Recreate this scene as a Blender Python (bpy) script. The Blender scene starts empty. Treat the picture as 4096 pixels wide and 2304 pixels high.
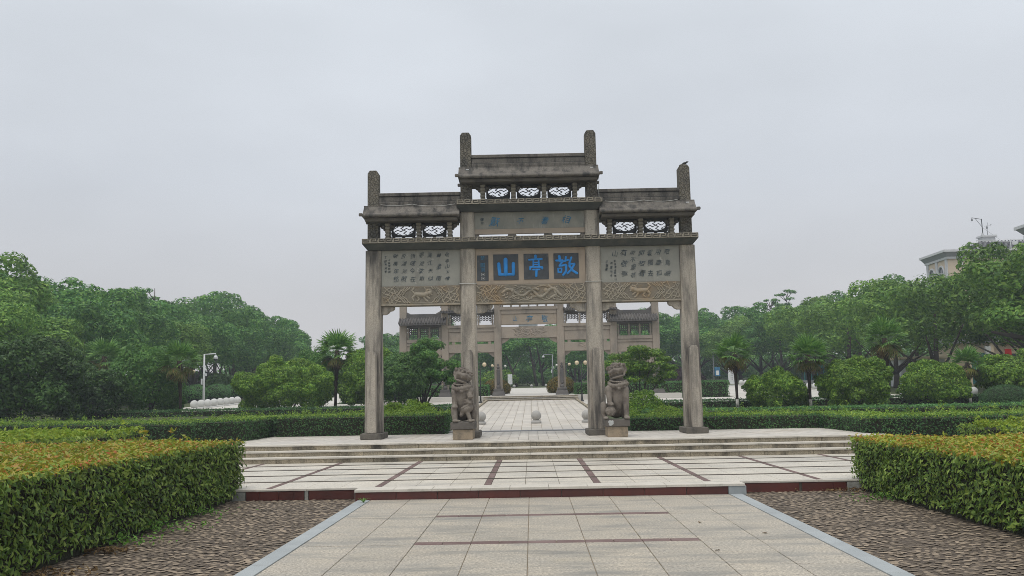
import bpy, bmesh, math, random
import numpy as np
from mathutils import Matrix, Vector, Euler

random.seed(7)
RNG = np.random.default_rng(11)
scene = bpy.context.scene
COL = scene.collection

# ---------------------------------------------------------------- camera
cam_data = bpy.data.cameras.new("camera")
cam = bpy.data.objects.new("camera", cam_data)
COL.objects.link(cam)
cam_data.sensor_width = 36.0
cam_data.lens = 32.31
cam_data.clip_start = 0.05
cam_data.clip_end = 3000.0
cam.matrix_world = Matrix(((0.9995875, 0.0214216, 0.0191296, 0.0),
                           (0.0214770, -0.1153313, -0.9930949, 0.0),
                           (-0.0190674, 0.9930961, -0.1157438, 1.7),
                           (0.0, 0.0, 0.0, 1.0)))
scene.camera = cam

# ---------------------------------------------------------------- sky and sun
SUN_EL, SUN_AZ = math.radians(66), math.radians(205)      # azimuth clockwise from +Y
world = bpy.data.worlds.new("World")
scene.world = world
world.use_nodes = True
wn, wl = world.node_tree.nodes, world.node_tree.links
wn.clear()
w_out = wn.new("ShaderNodeOutputWorld")
w_bg = wn.new("ShaderNodeBackground")
w_bg.inputs["Strength"].default_value = 0.1
w_sky = wn.new("ShaderNodeTexSky")
w_sky.sky_type = 'NISHITA'
w_sky.sun_disc = False
w_sky.sun_elevation = SUN_EL
w_sky.sun_rotation = SUN_AZ
w_sky.air_density = 1.5
w_sky.dust_density = 4.0
w_geo = wn.new("ShaderNodeTexCoord")
w_sep = wn.new("ShaderNodeSeparateXYZ")
wl.new(w_geo.outputs["Generated"], w_sep.inputs[0])
w_ramp = wn.new("ShaderNodeValToRGB")                       # overcast cloud deck: paler towards the zenith
er = w_ramp.color_ramp
er.elements[0].position = 0.0
er.elements[0].color = (0.585, 0.578, 0.590, 1)
er.elements[1].position = 1.0
er.elements[1].color = (1.0, 1.0, 1.0, 1)
for pos_, col_ in ((0.10, (0.585, 0.588, 0.612, 1)), (0.22, (0.595, 0.625, 0.675, 1)), (0.42, (0.66, 0.70, 0.75, 1))):
    e_ = er.elements.new(pos_)
    e_.color = col_
wl.new(w_sep.outputs["Z"], w_ramp.inputs[0])
w_noise = wn.new("ShaderNodeTexNoise")
w_noise.inputs["Scale"].default_value = 1.6
w_noise.inputs["Detail"].default_value = 4.0
w_map = wn.new("ShaderNodeMapping")
w_map.inputs["Scale"].default_value = (1.0, 1.0, 2.6)
wl.new(w_geo.outputs["Generated"], w_map.inputs[0])
wl.new(w_map.outputs[0], w_noise.inputs[0])
w_mr = wn.new("ShaderNodeMapRange")
w_mr.inputs["From Min"].default_value = 0.3
w_mr.inputs["From Max"].default_value = 0.7
w_mr.inputs["To Min"].default_value = 9.55
w_mr.inputs["To Max"].default_value = 12.0
wl.new(w_noise.outputs[0], w_mr.inputs[0])
w_mul = wn.new("ShaderNodeVectorMath")
w_mul.operation = 'SCALE'
wl.new(w_ramp.outputs[0], w_mul.inputs[0])
wl.new(w_mr.outputs[0], w_mul.inputs["Scale"])
w_mix = wn.new("ShaderNodeMix")
w_mix.data_type = 'RGBA'
w_mix.inputs["Factor"].default_value = 0.93
wl.new(w_sky.outputs[0], w_mix.inputs[6])
wl.new(w_mul.outputs[0], w_mix.inputs[7])
wl.new(w_mix.outputs[2], w_bg.inputs[0])
wl.new(w_bg.outputs[0], w_out.inputs[0])

sun_data = bpy.data.lights.new("sun", 'SUN')
sun_data.energy = 1.45
sun_data.angle = math.radians(25)
sun_data.color = (1.0, 0.96, 0.9)
sun = bpy.data.objects.new("sun", sun_data)
COL.objects.link(sun)
sd = Vector((math.sin(SUN_AZ) * math.cos(SUN_EL), math.cos(SUN_AZ) * math.cos(SUN_EL), math.sin(SUN_EL)))
sun.rotation_euler = sd.to_track_quat('Z', 'Y').to_euler()
sun.location = (0, 0, 60)

scene.view_settings.view_transform = 'Standard'
scene.view_settings.look = 'None'
scene.view_settings.exposure = 0.0
scene.view_settings.gamma = 1.0
scene.view_settings.use_curve_mapping = False
scene.render.engine = 'CYCLES'
scene.cycles.use_denoising = True
scene.cycles.denoising_prefilter = 'NONE'
scene.cycles.filter_width = 0.9
scene.cycles.max_bounces = 6
scene.cycles.transparent_max_bounces = 6
scene.cycles.volume_bounces = 0
HAZE = 0.0012                                             # density of the air

# ---------------------------------------------------------------- helpers
def link(o, parent=None):
    COL.objects.link(o)
    if parent is not None:
        o.parent = parent
    return o

def mesh_np(name, verts, faces, smooth=False):
    """verts (N,3); faces (M,k) all of one size, or a list of faces."""
    me = bpy.data.meshes.new(name)
    if isinstance(faces, np.ndarray):
        k = faces.shape[1]
        me.vertices.add(len(verts))
        me.vertices.foreach_set("co", np.ascontiguousarray(verts, dtype=np.float32).ravel())
        me.loops.add(faces.size)
        me.loops.foreach_set("vertex_index", np.ascontiguousarray(faces, dtype=np.int32).ravel())
        me.polygons.add(len(faces))
        me.polygons.foreach_set("loop_start", np.arange(0, faces.size, k, dtype=np.int32))
        me.update(calc_edges=True)
    else:
        me.from_pydata([tuple(v) for v in verts], [], faces)
        me.update()
    if smooth:
        me.polygons.foreach_set("use_smooth", np.ones(len(me.polygons), dtype=bool))
    return me

class MB:
    """collects boxes, bars, tubes and prisms into one mesh"""
    def __init__(self):
        self.v, self.f = [], []
    def add(self, vs, fs):
        n = len(self.v)
        self.v.extend([tuple(p) for p in vs])
        self.f.extend([tuple(i + n for i in q) for q in fs])
        return self
    def box(self, x0, x1, y0, y1, z0, z1):
        return self.frustum((x0, x1, y0, y1), z0, (x0, x1, y0, y1), z1)
    def frustum(self, a, z0, b, z1):
        vs = [(a[0], a[2], z0), (a[1], a[2], z0), (a[1], a[3], z0), (a[0], a[3], z0),
              (b[0], b[2], z1), (b[1], b[2], z1), (b[1], b[3], z1), (b[0], b[3], z1)]
        return self.add(vs, [(3, 2, 1, 0), (4, 5, 6, 7), (0, 1, 5, 4), (1, 2, 6, 5), (2, 3, 7, 6), (3, 0, 4, 7)])
    def chamfer_post(self, cx, cy, w0, d0, z0, w1, d1, z1, c=0.05):
        def ring(w, d, z):
            a, b = w / 2, d / 2
            return [(cx - a + c, cy - b, z), (cx + a - c, cy - b, z), (cx + a, cy - b + c, z), (cx + a, cy + b - c, z),
                    (cx + a - c, cy + b, z), (cx - a + c, cy + b, z), (cx - a, cy + b - c, z), (cx - a, cy - b + c, z)]
        vs = ring(w0, d0, z0) + ring(w1, d1, z1)
        fs = [tuple(range(7, -1, -1)), tuple(range(8, 16))] + [(i, (i + 1) % 8, 8 + (i + 1) % 8, 8 + i) for i in range(8)]
        return self.add(vs, fs)
    def prism_x(self, prof, x0, x1):
        """prof: (y,z) outline, counter-clockwise seen from +x"""
        n = len(prof)
        vs = [(x0, p[0], p[1]) for p in prof] + [(x1, p[0], p[1]) for p in prof]
        fs = [tuple(range(n - 1, -1, -1)), tuple(range(n, 2 * n))] + [(i, (i + 1) % n, n + (i + 1) % n, n + i) for i in range(n)]
        return self.add(vs, fs)
    def prism_y(self, prof, y0, y1):
        n = len(prof)
        vs = [(p[0], y0, p[1]) for p in prof] + [(p[0], y1, p[1]) for p in prof]
        fs = [tuple(range(n)), tuple(range(2 * n - 1, n - 1, -1))] + [((i + 1) % n, i, n + i, n + (i + 1) % n) for i in range(n)]
        return self.add(vs, fs)
    def tube(self, pts, rad, n=8, cap=True):
        pts = [Vector(p) for p in pts]
        if not isinstance(rad, (list, tuple)):
            rad = [rad] * len(pts)
        base = len(self.v)
        ref = None
        for i, p in enumerate(pts):
            d = (pts[min(i + 1, len(pts) - 1)] - pts[max(i - 1, 0)]).normalized()
            if ref is None:
                ref = d.orthogonal().normalized()
            ref = (ref - d * ref.dot(d))
            ref = ref.normalized() if ref.length > 1e-6 else d.orthogonal().normalized()
            b = d.cross(ref)
            for k in range(n):
                a = 2 * math.pi * k / n
                self.v.append(tuple(p + (ref * math.cos(a) + b * math.sin(a)) * rad[i]))
        for i in range(len(pts) - 1):
            for k in range(n):
                self.f.append((base + i * n + k, base + i * n + (k + 1) % n, base + (i + 1) * n + (k + 1) % n, base + (i + 1) * n + k))
        if cap:
            self.f.append(tuple(base + k for k in range(n - 1, -1, -1)))
            self.f.append(tuple(base + (len(pts) - 1) * n + k for k in range(n)))
        return self
    def ball(self, c, r, n=12, m=8, rot=None):
        if not isinstance(r, (list, tuple)):
            r = (r, r, r)
        vs, fs = [], []
        for j in range(1, m):
            t = math.pi * j / m
            for k in range(n):
                a = 2 * math.pi * k / n
                vs.append(Vector((r[0] * math.sin(t) * math.cos(a), r[1] * math.sin(t) * math.sin(a), r[2] * math.cos(t))))
        top, bot = len(vs), len(vs) + 1
        vs += [Vector((0, 0, r[2])), Vector((0, 0, -r[2]))]
        for j in range(m - 2):
            for k in range(n):
                fs.append((j * n + k, (j + 1) * n + k, (j + 1) * n + (k + 1) % n, j * n + (k + 1) % n))
        for k in range(n):
            fs.append((top, k, (k + 1) % n))
            fs.append((bot, (m - 2) * n + (k + 1) % n, (m - 2) * n + k))
        if rot is not None:
            q = Euler(rot).to_matrix()
            vs = [q @ v for v in vs]
        c = Vector(c)
        return self.add([v + c for v in vs], fs)
    def capsule(self, p, q, r0, r1=None, n=8):
        """rounded bar from p to q"""
        r1 = r0 if r1 is None else r1
        p, q = Vector(p), Vector(q)
        d = (q - p)
        L = d.length
        d = d.normalized() if L > 1e-9 else Vector((0, 0, 1))
        pts = [p - d * r0 * 0.95, p - d * r0 * 0.6, p, q, q + d * r1 * 0.6, q + d * r1 * 0.95]
        return self.tube(pts, [r0 * 0.3, r0 * 0.8, r0, r1, r1 * 0.8, r1 * 0.3], n)
    def lathe(self, prof, c=(0, 0, 0), n=16):
        """prof: (radius, z)"""
        base = len(self.v)
        for r, z in prof:
            for k in range(n):
                a = 2 * math.pi * k / n
                self.v.append((c[0] + r * math.cos(a), c[1] + r * math.sin(a), c[2] + z))
        for i in range(len(prof) - 1):
            for k in range(n):
                self.f.append((base + i * n + k, base + i * n + (k + 1) % n, base + (i + 1) * n + (k + 1) % n, base + (i + 1) * n + k))
        self.f.append(tuple(base + k for k in range(n - 1, -1, -1)))
        self.f.append(tuple(base + (len(prof) - 1) * n + k for k in range(n)))
        return self
    def flat_y(self, y, k, start=0):
        for i in range(start, len(self.v)):
            x, yy, z = self.v[i]
            self.v[i] = (x, y + (yy - y) * k, z)
        return self
    def mesh(self, name, smooth=False):
        me = bpy.data.meshes.new(name)
        me.from_pydata(self.v, [], self.f)
        me.update()
        if smooth:
            me.polygons.foreach_set("use_smooth", np.ones(len(me.polygons), dtype=bool))
        return me
    def build(self, name, m, parent=None, smooth=False, bevel=0, label=None, kind=None, seg=1):
        return put(name, self.mesh(name, smooth), m, parent, bevel, label, kind, seg)

def put(name, me, m, parent=None, bevel=0, label=None, kind=None, seg=1):
    if m is not None and len(me.materials) == 0:
        me.materials.append(m)
    o = bpy.data.objects.new(name, me)
    link(o, parent)
    if bevel:
        b = o.modifiers.new("bevel", 'BEVEL')
        b.width = bevel
        b.segments = seg
        b.limit_method = 'ANGLE'
        b.angle_limit = math.radians(40)
    if label:
        o["label"] = label
    if kind:
        o["kind"] = kind
    return o

def tag(o, label, cat, group=None, kind=None):
    o["label"] = label
    o["category"] = cat
    if group:
        o["group"] = group
    if kind:
        o["kind"] = kind
    return o

def thing(name, label, cat, loc=(0, 0, 0), rz=0.0, group=None):
    o = bpy.data.objects.new(name, None)
    o.empty_display_size = 0.2
    link(o)
    o.location = loc
    o.rotation_euler = (0, 0, rz)
    return tag(o, label, cat, group)

def copy_tree(src, label, loc, rz=0.0, sc=(1, 1, 1), group=None):
    r = src.copy()
    link(r)
    r.location, r.rotation_euler, r.scale = loc, (0, 0, rz), sc
    r["label"] = label
    if group:
        r["group"] = group
    for ch in src.children:
        c = ch.copy()
        link(c, r)
        for g in ch.children:
            d = g.copy()
            link(d, c)
    return r

# ---------------------------------------------------------------- materials
def new_mat(name):
    m = bpy.data.materials.new(name)
    m.use_nodes = True
    nt = m.node_tree
    b = nt.nodes["Principled BSDF"]
    return m, nt.nodes, nt.links, b

def rgba(c):
    return (c[0], c[1], c[2], 1.0)

def mixc(n, l, fac, a, b, mode='MIX'):
    x = n.new("ShaderNodeMix")
    x.data_type = 'RGBA'
    x.blend_type = mode
    for s, v in ((0, fac), (6, a), (7, b)):
        if isinstance(v, (int, float)):
            x.inputs[s].default_value = v
        elif isinstance(v, tuple):
            x.inputs[s].default_value = rgba(v)
        else:
            l.new(v, x.inputs[s])
    return x.outputs[2]

def noise(n, l, vec, scale, detail=4.0, rough=0.55, stretch=None):
    t = n.new("ShaderNodeTexNoise")
    t.inputs["Scale"].default_value = scale
    t.inputs["Detail"].default_value = detail
    t.inputs["Roughness"].default_value = rough
    if stretch:
        mp = n.new("ShaderNodeMapping")
        mp.inputs["Scale"].default_value = stretch
        l.new(vec, mp.inputs[0])
        vec = mp.outputs[0]
    l.new(vec, t.inputs["Vector"])
    return t.outputs[0]

def remap(n, l, v, a, b, c=0.0, d=1.0):
    r = n.new("ShaderNodeMapRange")
    r.inputs["From Min"].default_value, r.inputs["From Max"].default_value = a, b
    r.inputs["To Min"].default_value, r.inputs["To Max"].default_value = c, d
    l.new(v, r.inputs[0])
    return r.outputs[0]

def stone(name, c1, c2, scale=3.0, speck=0.12, speck_scale=220.0, stain=None, stain_amt=0.0, stain_scale=2.0,
          stain_stretch=(1, 1, 1), bump=0.15, bump_scale=60.0, rough=0.85, vary=0.0, extra=None, carve=None):
    m, n, l, b = new_mat(name)
    pos = n.new("ShaderNodeNewGeometry").outputs["Position"]
    col = mixc(n, l, remap(n, l, noise(n, l, pos, scale, 5), 0.32, 0.68), c1, c2)
    if speck:
        sp = remap(n, l, noise(n, l, pos, speck_scale, 2, 0.8), 0.3, 0.7, 1 - speck, 1 + speck)
        vm = n.new("ShaderNodeVectorMath")
        vm.operation = 'SCALE'
        l.new(col, vm.inputs[0])
        l.new(sp, vm.inputs["Scale"])
        col = vm.outputs[0]
    if stain:
        f = remap(n, l, noise(n, l, pos, stain_scale, 6, 0.65, stain_stretch), 0.62 - 0.25 * stain_amt, 0.78 - 0.2 * stain_amt, 0.0, min(1.0, 0.35 + stain_amt))
        col = mixc(n, l, f, col, stain)
    if extra:      # second kind of patch: (colour, scale, lo, hi, amount)
        f = remap(n, l, noise(n, l, pos, extra[1], 5, 0.6), extra[2], extra[3], 0.0, extra[4])
        col = mixc(n, l, f, col, extra[0])
    if vary:
        oi = n.new("ShaderNodeObjectInfo")
        gi = n.new("ShaderNodeNewGeometry")
        ad = n.new("ShaderNodeMath")
        ad.operation = 'ADD'
        l.new(oi.outputs["Random"], ad.inputs[0])
        l.new(gi.outputs["Random Per Island"], ad.inputs[1])
        fr = n.new("ShaderNodeMath")
        fr.operation = 'FRACT'
        l.new(ad.outputs[0], fr.inputs[0])
        vm = n.new("ShaderNodeVectorMath")
        vm.operation = 'SCALE'
        l.new(col, vm.inputs[0])
        l.new(remap(n, l, fr.outputs[0], 0, 1, 1 - vary, 1 + vary), vm.inputs["Scale"])
        col = vm.outputs[0]
    l.new(col, b.inputs["Base Color"])
    b.inputs["Roughness"].default_value = rough
    b.inputs["Specular IOR Level"].default_value = 0.3 if rough > 0.7 else 0.5
    if bump:
        bp = n.new("ShaderNodeBump")
        bp.inputs["Strength"].default_value = bump
        bp.inputs["Distance"].default_value = 0.02
        l.new(noise(n, l, pos, bump_scale, 5, 0.65), bp.inputs["Height"])
        if carve:      # shallow carved scrollwork
            vo = n.new("ShaderNodeTexVoronoi")
            vo.feature = 'DISTANCE_TO_EDGE'
            vo.inputs["Scale"].default_value = carve
            l.new(pos, vo.inputs["Vector"])
            b2 = n.new("ShaderNodeBump")
            b2.inputs["Strength"].default_value = 1.0
            b2.inputs["Distance"].default_value = 0.03
            l.new(remap(n, l, vo.outputs["Distance"], 0.0, 0.12), b2.inputs["Height"])
            l.new(bp.outputs[0], b2.inputs["Normal"])
            l.new(b2.outputs[0], b.inputs["Normal"])
        else:
            l.new(bp.outputs[0], b.inputs["Normal"])
    return m

def plain(name, c, rough=0.6, metal=0.0, spec=0.4, grime=0.15):
    m, n, l, b = new_mat(name)
    pos = n.new("ShaderNodeNewGeometry").outputs["Position"]
    f = remap(n, l, noise(n, l, pos, 5.0, 5), 0.3, 0.7, 1 - grime, 1 + grime * 0.5)
    vm = n.new("ShaderNodeVectorMath")
    vm.operation = 'SCALE'
    vm.inputs[0].default_value = c
    l.new(f, vm.inputs["Scale"])
    l.new(vm.outputs[0], b.inputs["Base Color"])
    b.inputs["Roughness"].default_value = rough
    b.inputs["Metallic"].default_value = metal
    b.inputs["Specular IOR Level"].default_value = spec
    return m

def leaf_mat(name, cols, rough=0.55, transl=0.3, clump=0.35, clump_scale=0.9, spec=0.25):
    """cols: dark, mid, light leaf colours chosen at random leaf by leaf; clump: slow variation in tone from bough to bough"""
    m, n, l, b = new_mat(name)
    g = n.new("ShaderNodeNewGeometry")
    r = n.new("ShaderNodeValToRGB")
    r.color_ramp.elements[0].color = rgba(cols[0])
    r.color_ramp.elements[1].color = rgba(cols[-1])
    for i, c in enumerate(cols[1:-1]):
        e = r.color_ramp.elements.new((i + 1) / (len(cols) - 1))
        e.color = rgba(c)
    l.new(g.outputs["Random Per Island"], r.inputs[0])
    oi = n.new("ShaderNodeObjectInfo")
    f = remap(n, l, noise(n, l, g.outputs["Position"], clump_scale, 3), 0.3, 0.7, 1 - clump, 1 + clump)
    f2 = remap(n, l, oi.outputs["Random"], 0, 1, 0.85, 1.15)
    mu = n.new("ShaderNodeMath")
    mu.operation = 'MULTIPLY'
    l.new(f, mu.inputs[0])
    l.new(f2, mu.inputs[1])
    vm = n.new("ShaderNodeVectorMath")
    vm.operation = 'SCALE'
    l.new(r.outputs[0], vm.inputs[0])
    l.new(mu.outputs[0], vm.inputs["Scale"])
    l.new(vm.outputs[0], b.inputs["Base Color"])
    b.inputs["Roughness"].default_value = rough
    b.inputs["Specular IOR Level"].default_value = spec
    if transl:
        tr = n.new("ShaderNodeBsdfTranslucent")
        l.new(vm.outputs[0], tr.inputs["Color"])
        mx = n.new("ShaderNodeMixShader")
        mx.inputs[0].default_value = transl
        l.new(b.outputs[0], mx.inputs[1])
        l.new(tr.outputs[0], mx.inputs[2])
        l.new(mx.outputs[0], n["Material Output"].inputs["Surface"])
    return m

M = {}
M['granite'] = stone("pale_granite", (0.425, 0.378, 0.303), (0.355, 0.327, 0.277), 1.6, 0.5, 34, (0.215, 0.21, 0.19), 0.55, 1.0, (0.7, 2.4, 1), 0.10, 150, 0.55, 0.05, ((0.50, 0.42, 0.27), 0.8, 0.60, 0.75, 0.35))
M['granite_up'] = stone("terrace_granite", (0.625, 0.575, 0.485), (0.545, 0.505, 0.43), 1.5, 0.3, 34, (0.30, 0.29, 0.265), 0.5, 0.8, (0.5, 2.6, 1), 0.08, 150, 0.42, 0.05)
M['granite_small'] = stone("path_granite", (0.58, 0.54, 0.475), (0.50, 0.465, 0.415), 0.8, 0.08, 60, (0.40, 0.33, 0.25), 0.30, 0.5, (1, 1, 1), 0.05, 100, 0.5, 0.10)
M['joint'] = stone("joint_mortar", (0.17, 0.15, 0.12), (0.10, 0.09, 0.075), 3.0, 0.2, 120, None, 0, bump=0.2)
M['joint_sand'] = stone("sandy_joint", (0.36, 0.29, 0.20), (0.19, 0.165, 0.13), 1.1, 0.2, 120, None, 0, bump=0.2)
M['border'] = stone("grey_border_stone", (0.365, 0.395, 0.40), (0.31, 0.34, 0.35), 2.5, 0.06, 160, (0.25, 0.27, 0.28), 0.25, 2.0, (1, 1, 1), 0.04, 120, 0.6, 0.06)
M['strip'] = stone("brown_strip_stone", (0.135, 0.088, 0.08), (0.20, 0.145, 0.135), 3.5, 0.15, 150, None, 0, bump=0.08, vary=0.12)
M['redtile'] = stone("dark_red_tile", (0.105, 0.026, 0.020), (0.075, 0.022, 0.018), 3.0, 0.06, 150, (0.05, 0.02, 0.017), 0.3, 3.0, (1, 1, 3), 0.03, 90, 0.42, 0.25)
M['cap'] = stone("pale_cap_stone", (0.60, 0.565, 0.50), (0.52, 0.49, 0.435), 3.0, 0.12, 150, (0.30, 0.29, 0.25), 0.3, 3.0, (1, 1, 1), 0.15, 80, 0.8, 0.05)
M['riser'] = stone("riser_granite", (0.40, 0.34, 0.245), (0.30, 0.265, 0.20), 3.0, 0.4, 40, (0.035, 0.033, 0.028), 0.52, 1.6, (1.0, 1.0, 0.55), 0.15, 120, 0.85, 0.13)
M['concrete'] = stone("worn_concrete", (0.33, 0.33, 0.30), (0.22, 0.22, 0.20), 6.0, 0.2, 100, None, 0, bump=0.4, bump_scale=30)
M['cobble'] = stone("river_cobble", (0.17, 0.134, 0.098), (0.275, 0.222, 0.162), 9.0, 0.2, 90, (0.075, 0.062, 0.05), 0.4, 0.6, (1, 1, 1), 0.25, 60, 0.75, 0.55)
M['soil'] = stone("dark_soil", (0.085, 0.067, 0.052), (0.11, 0.088, 0.068), 5.0, 0.3, 90, None, 0, bump=0.5, bump_scale=25)
M['lawn'] = stone("lawn_ground", (0.045, 0.07, 0.022), (0.075, 0.085, 0.035), 0.8, 0.4, 20, (0.09, 0.07, 0.045), 0.3, 0.15, (1, 1, 1), 0.5, 8)
M['gate'] = stone("gate_stone", (0.435, 0.39, 0.325), (0.345, 0.315, 0.27), 1.6, 0.25, 50, (0.095, 0.088, 0.08), 0.72, 3.0, (1, 1, 0.16), 0.22, 55, 0.9, 0.04, ((0.17, 0.15, 0.125), 14.0, 0.60, 0.72, 0.55))
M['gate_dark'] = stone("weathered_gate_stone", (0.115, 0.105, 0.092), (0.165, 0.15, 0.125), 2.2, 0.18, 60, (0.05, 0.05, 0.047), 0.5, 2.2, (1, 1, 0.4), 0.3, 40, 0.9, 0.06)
M['gate_roof'] = stone("weathered_roof_stone", (0.125, 0.115, 0.10), (0.175, 0.16, 0.14), 2.5, 0.3, 40, (0.045, 0.044, 0.042), 0.65, 3.0, (1.6, 1, 0.45), 0.35, 35, 0.9, 0.05)
M['gate_black'] = stone("blackened_stone", (0.040, 0.043, 0.046), (0.066, 0.066, 0.064), 3.0, 0.15, 60, None, 0, bump=0.2)
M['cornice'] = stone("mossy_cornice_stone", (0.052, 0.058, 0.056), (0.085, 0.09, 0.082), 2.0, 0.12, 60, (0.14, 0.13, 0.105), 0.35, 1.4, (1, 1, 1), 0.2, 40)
M['fret'] = stone("fretwork_stone", (0.27, 0.245, 0.195), (0.34, 0.31, 0.25), 3.0, 0.2, 60, (0.11, 0.105, 0.09), 0.4, 2.0, (1, 1, 1), 0.2, 50)
M['carved_bed'] = stone("shaded_carving_bed", (0.165, 0.148, 0.118), (0.21, 0.187, 0.147), 2.2, 0.12, 70, (0.24, 0.17, 0.10), 0.4, 1.5, (1, 1, 1), 0.25, 45)  # stained bed, darkened in colour to deepen the shade between relief lines
M['post'] = stone("carved_post_stone", (0.14, 0.13, 0.105), (0.20, 0.18, 0.145), 3.0, 0.2, 60, (0.06, 0.06, 0.058), 0.5, 2.0, (1, 1, 0.5), 0.25, 45, 0.9, 0.0, None, 13.0)
M['panel'] = stone("grey_panel_stone", (0.335, 0.33, 0.29), (0.275, 0.275, 0.245), 2.0, 0.07, 90, (0.20, 0.195, 0.175), 0.3, 3.0, (1, 1, 0.3), 0.08, 60, 0.85, 0.0, ((0.52, 0.50, 0.45), 5.0, 0.64, 0.70, 0.55))
M['panel_up'] = stone("grey_upper_panel_stone", (0.30, 0.29, 0.245), (0.22, 0.225, 0.20), 3.0, 0.08, 90, (0.37, 0.36, 0.32), 0.35, 6.0, (1, 1, 0.3), 0.1, 60)
M['peach'] = stone("peach_board_stone", (0.40, 0.325, 0.25), (0.345, 0.29, 0.23), 2.0, 0.05, 90, (0.22, 0.19, 0.15), 0.25, 2.2, (1, 1, 0.6), 0.06, 60)
M['carved'] = stone("carved_tan_stone", (0.33, 0.29, 0.228), (0.275, 0.25, 0.20), 2.2, 0.12, 70, (0.34, 0.235, 0.13), 0.45, 1.5, (1, 1, 1), 0.25, 45, 0.9, 0.0, ((0.10, 0.10, 0.085), 2.4, 0.56, 0.7, 0.7))
M['slate'] = stone("dark_slate_tablet", (0.062, 0.07, 0.078), (0.085, 0.09, 0.095), 5.0, 0.1, 60, (0.30, 0.29, 0.26), 0.12, 6.0, (1, 1, 0.4), 0.1, 50)
M['blue'] = plain("blue_paint", (0.025, 0.25, 0.66), 0.55, grime=0.22)
M['blue_faded'] = plain("faded_blue_paint", (0.06, 0.20, 0.33), 0.7, grime=0.45)
M['ink'] = plain("faded_dark_ink", (0.07, 0.10, 0.12), 0.7, grime=0.5)
M['seal'] = plain("pale_seal_paint", (0.42, 0.43, 0.42), 0.7)
M['lion'] = stone("lion_stone", (0.165, 0.14, 0.115), (0.235, 0.21, 0.18), 3.5, 0.2, 90, (0.07, 0.055, 0.048), 0.5, 2.6, (1, 1, 1), 0.35, 60)
M['plinth_dark'] = stone("dark_plinth_stone", (0.10, 0.092, 0.08), (0.14, 0.125, 0.11), 4.0, 0.15, 90, (0.06, 0.055, 0.05), 0.4, 3.0, (1, 1, 0.3), 0.2, 50)
M['plinth_tan'] = stone("tan_plinth_stone", (0.34, 0.27, 0.19), (0.28, 0.23, 0.165), 5.0, 0.2, 90, (0.13, 0.11, 0.085), 0.35, 5.0, (1, 1, 1), 0.3, 40)
M['gate2'] = stone("far_gate_stone", (0.37, 0.31, 0.25), (0.31, 0.27, 0.225), 1.2, 0.14, 30, (0.17, 0.155, 0.135), 0.4, 1.2, (1, 1, 0.4), 0.3, 18)
M['gate2_dark'] = stone("far_gate_roof_stone", (0.095, 0.09, 0.088), (0.14, 0.13, 0.12), 1.6, 0.2, 30, None, 0, bump=0.3, bump_scale=18)
M['ball'] = stone("ball_granite", (0.42, 0.41, 0.39), (0.36, 0.355, 0.34), 4.0, 0.12, 90, None, 0, bump=0.05)
M['ball_white'] = stone("white_ball_stone", (0.62, 0.62, 0.60), (0.54, 0.54, 0.52), 3.0, 0.05, 90, None, 0, bump=0.03)
M['plaza'] = stone("plaza_paving", (0.58, 0.56, 0.52), (0.50, 0.48, 0.44), 0.5, 0.06, 20, (0.42, 0.39, 0.34), 0.25, 0.4, (1, 1, 1), 0.05, 30)
M['bark'] = stone("tree_bark", (0.045, 0.036, 0.03), (0.075, 0.062, 0.05), 4.0, 0.3, 40, None, 0, bump=0.6, bump_scale=20)
M['inner_shade'] = stone("dark_shade_core", (0.020, 0.022, 0.012), (0.035, 0.034, 0.02), 8.0, 0.3, 60, None, 0, bump=0.5, bump_scale=30)  # near-black core colour, paints the shade in the gaps between leaves
M['palm_bark'] = stone("palm_trunk_fibre", (0.06, 0.042, 0.03), (0.035, 0.027, 0.021), 14.0, 0.4, 60, None, 0, bump=0.8, bump_scale=30)
M['whitewash'] = stone("whitewashed_bark", (0.55, 0.54, 0.50), (0.42, 0.41, 0.37), 8.0, 0.2, 50, (0.08, 0.065, 0.05), 0.5, 9.0, (1, 1, 1), 0.4, 30)
M['black_metal'] = plain("black_metal", (0.018, 0.02, 0.02), 0.45)
M['white_metal'] = plain("white_painted_metal", (0.62, 0.64, 0.64), 0.45)
M['grey_metal'] = plain("grey_metal", (0.25, 0.26, 0.27), 0.45, 0.3)
M['globe'] = plain("cream_globe_plastic", (0.72, 0.60, 0.40), 0.35, grime=0.12)
M['globe_white'] = plain("white_globe_plastic", (0.70, 0.68, 0.62), 0.35, grime=0.1)
M['cable'] = plain("pale_cable", (0.50, 0.50, 0.47), 0.5)
M['glass'] = plain("dark_window_glass", (0.03, 0.045, 0.05), 0.12, 0.0, 0.6)
M['cream'] = stone("cream_render", (0.70, 0.585, 0.44), (0.66, 0.55, 0.42), 0.6, 0.04, 20, None, 0, bump=0.03)
M['white_trim'] = plain("white_trim_render", (0.64, 0.65, 0.66), 0.7, grime=0.1)
M['grey_trim'] = plain("grey_trim_render", (0.34, 0.35, 0.37), 0.7, grime=0.1)
M['rooftile'] = stone("dark_roof_tile", (0.055, 0.055, 0.065), (0.085, 0.085, 0.095), 3.0, 0.2, 30, None, 0, bump=0.3, bump_scale=15)
M['teal'] = plain("teal_panel", (0.03, 0.17, 0.17), 0.35)
M['red_sign'] = plain("red_sign_panel", (0.50, 0.02, 0.02), 0.5)
M['blue_sign'] = plain("blue_sign_panel", (0.03, 0.14, 0.25), 0.5)
M['dead_leaf'] = leaf_mat("dead_leaf", [(0.12, 0.075, 0.038), (0.2, 0.135, 0.055), (0.085, 0.052, 0.032)], 0.8, 0.1, 0.2)
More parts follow.
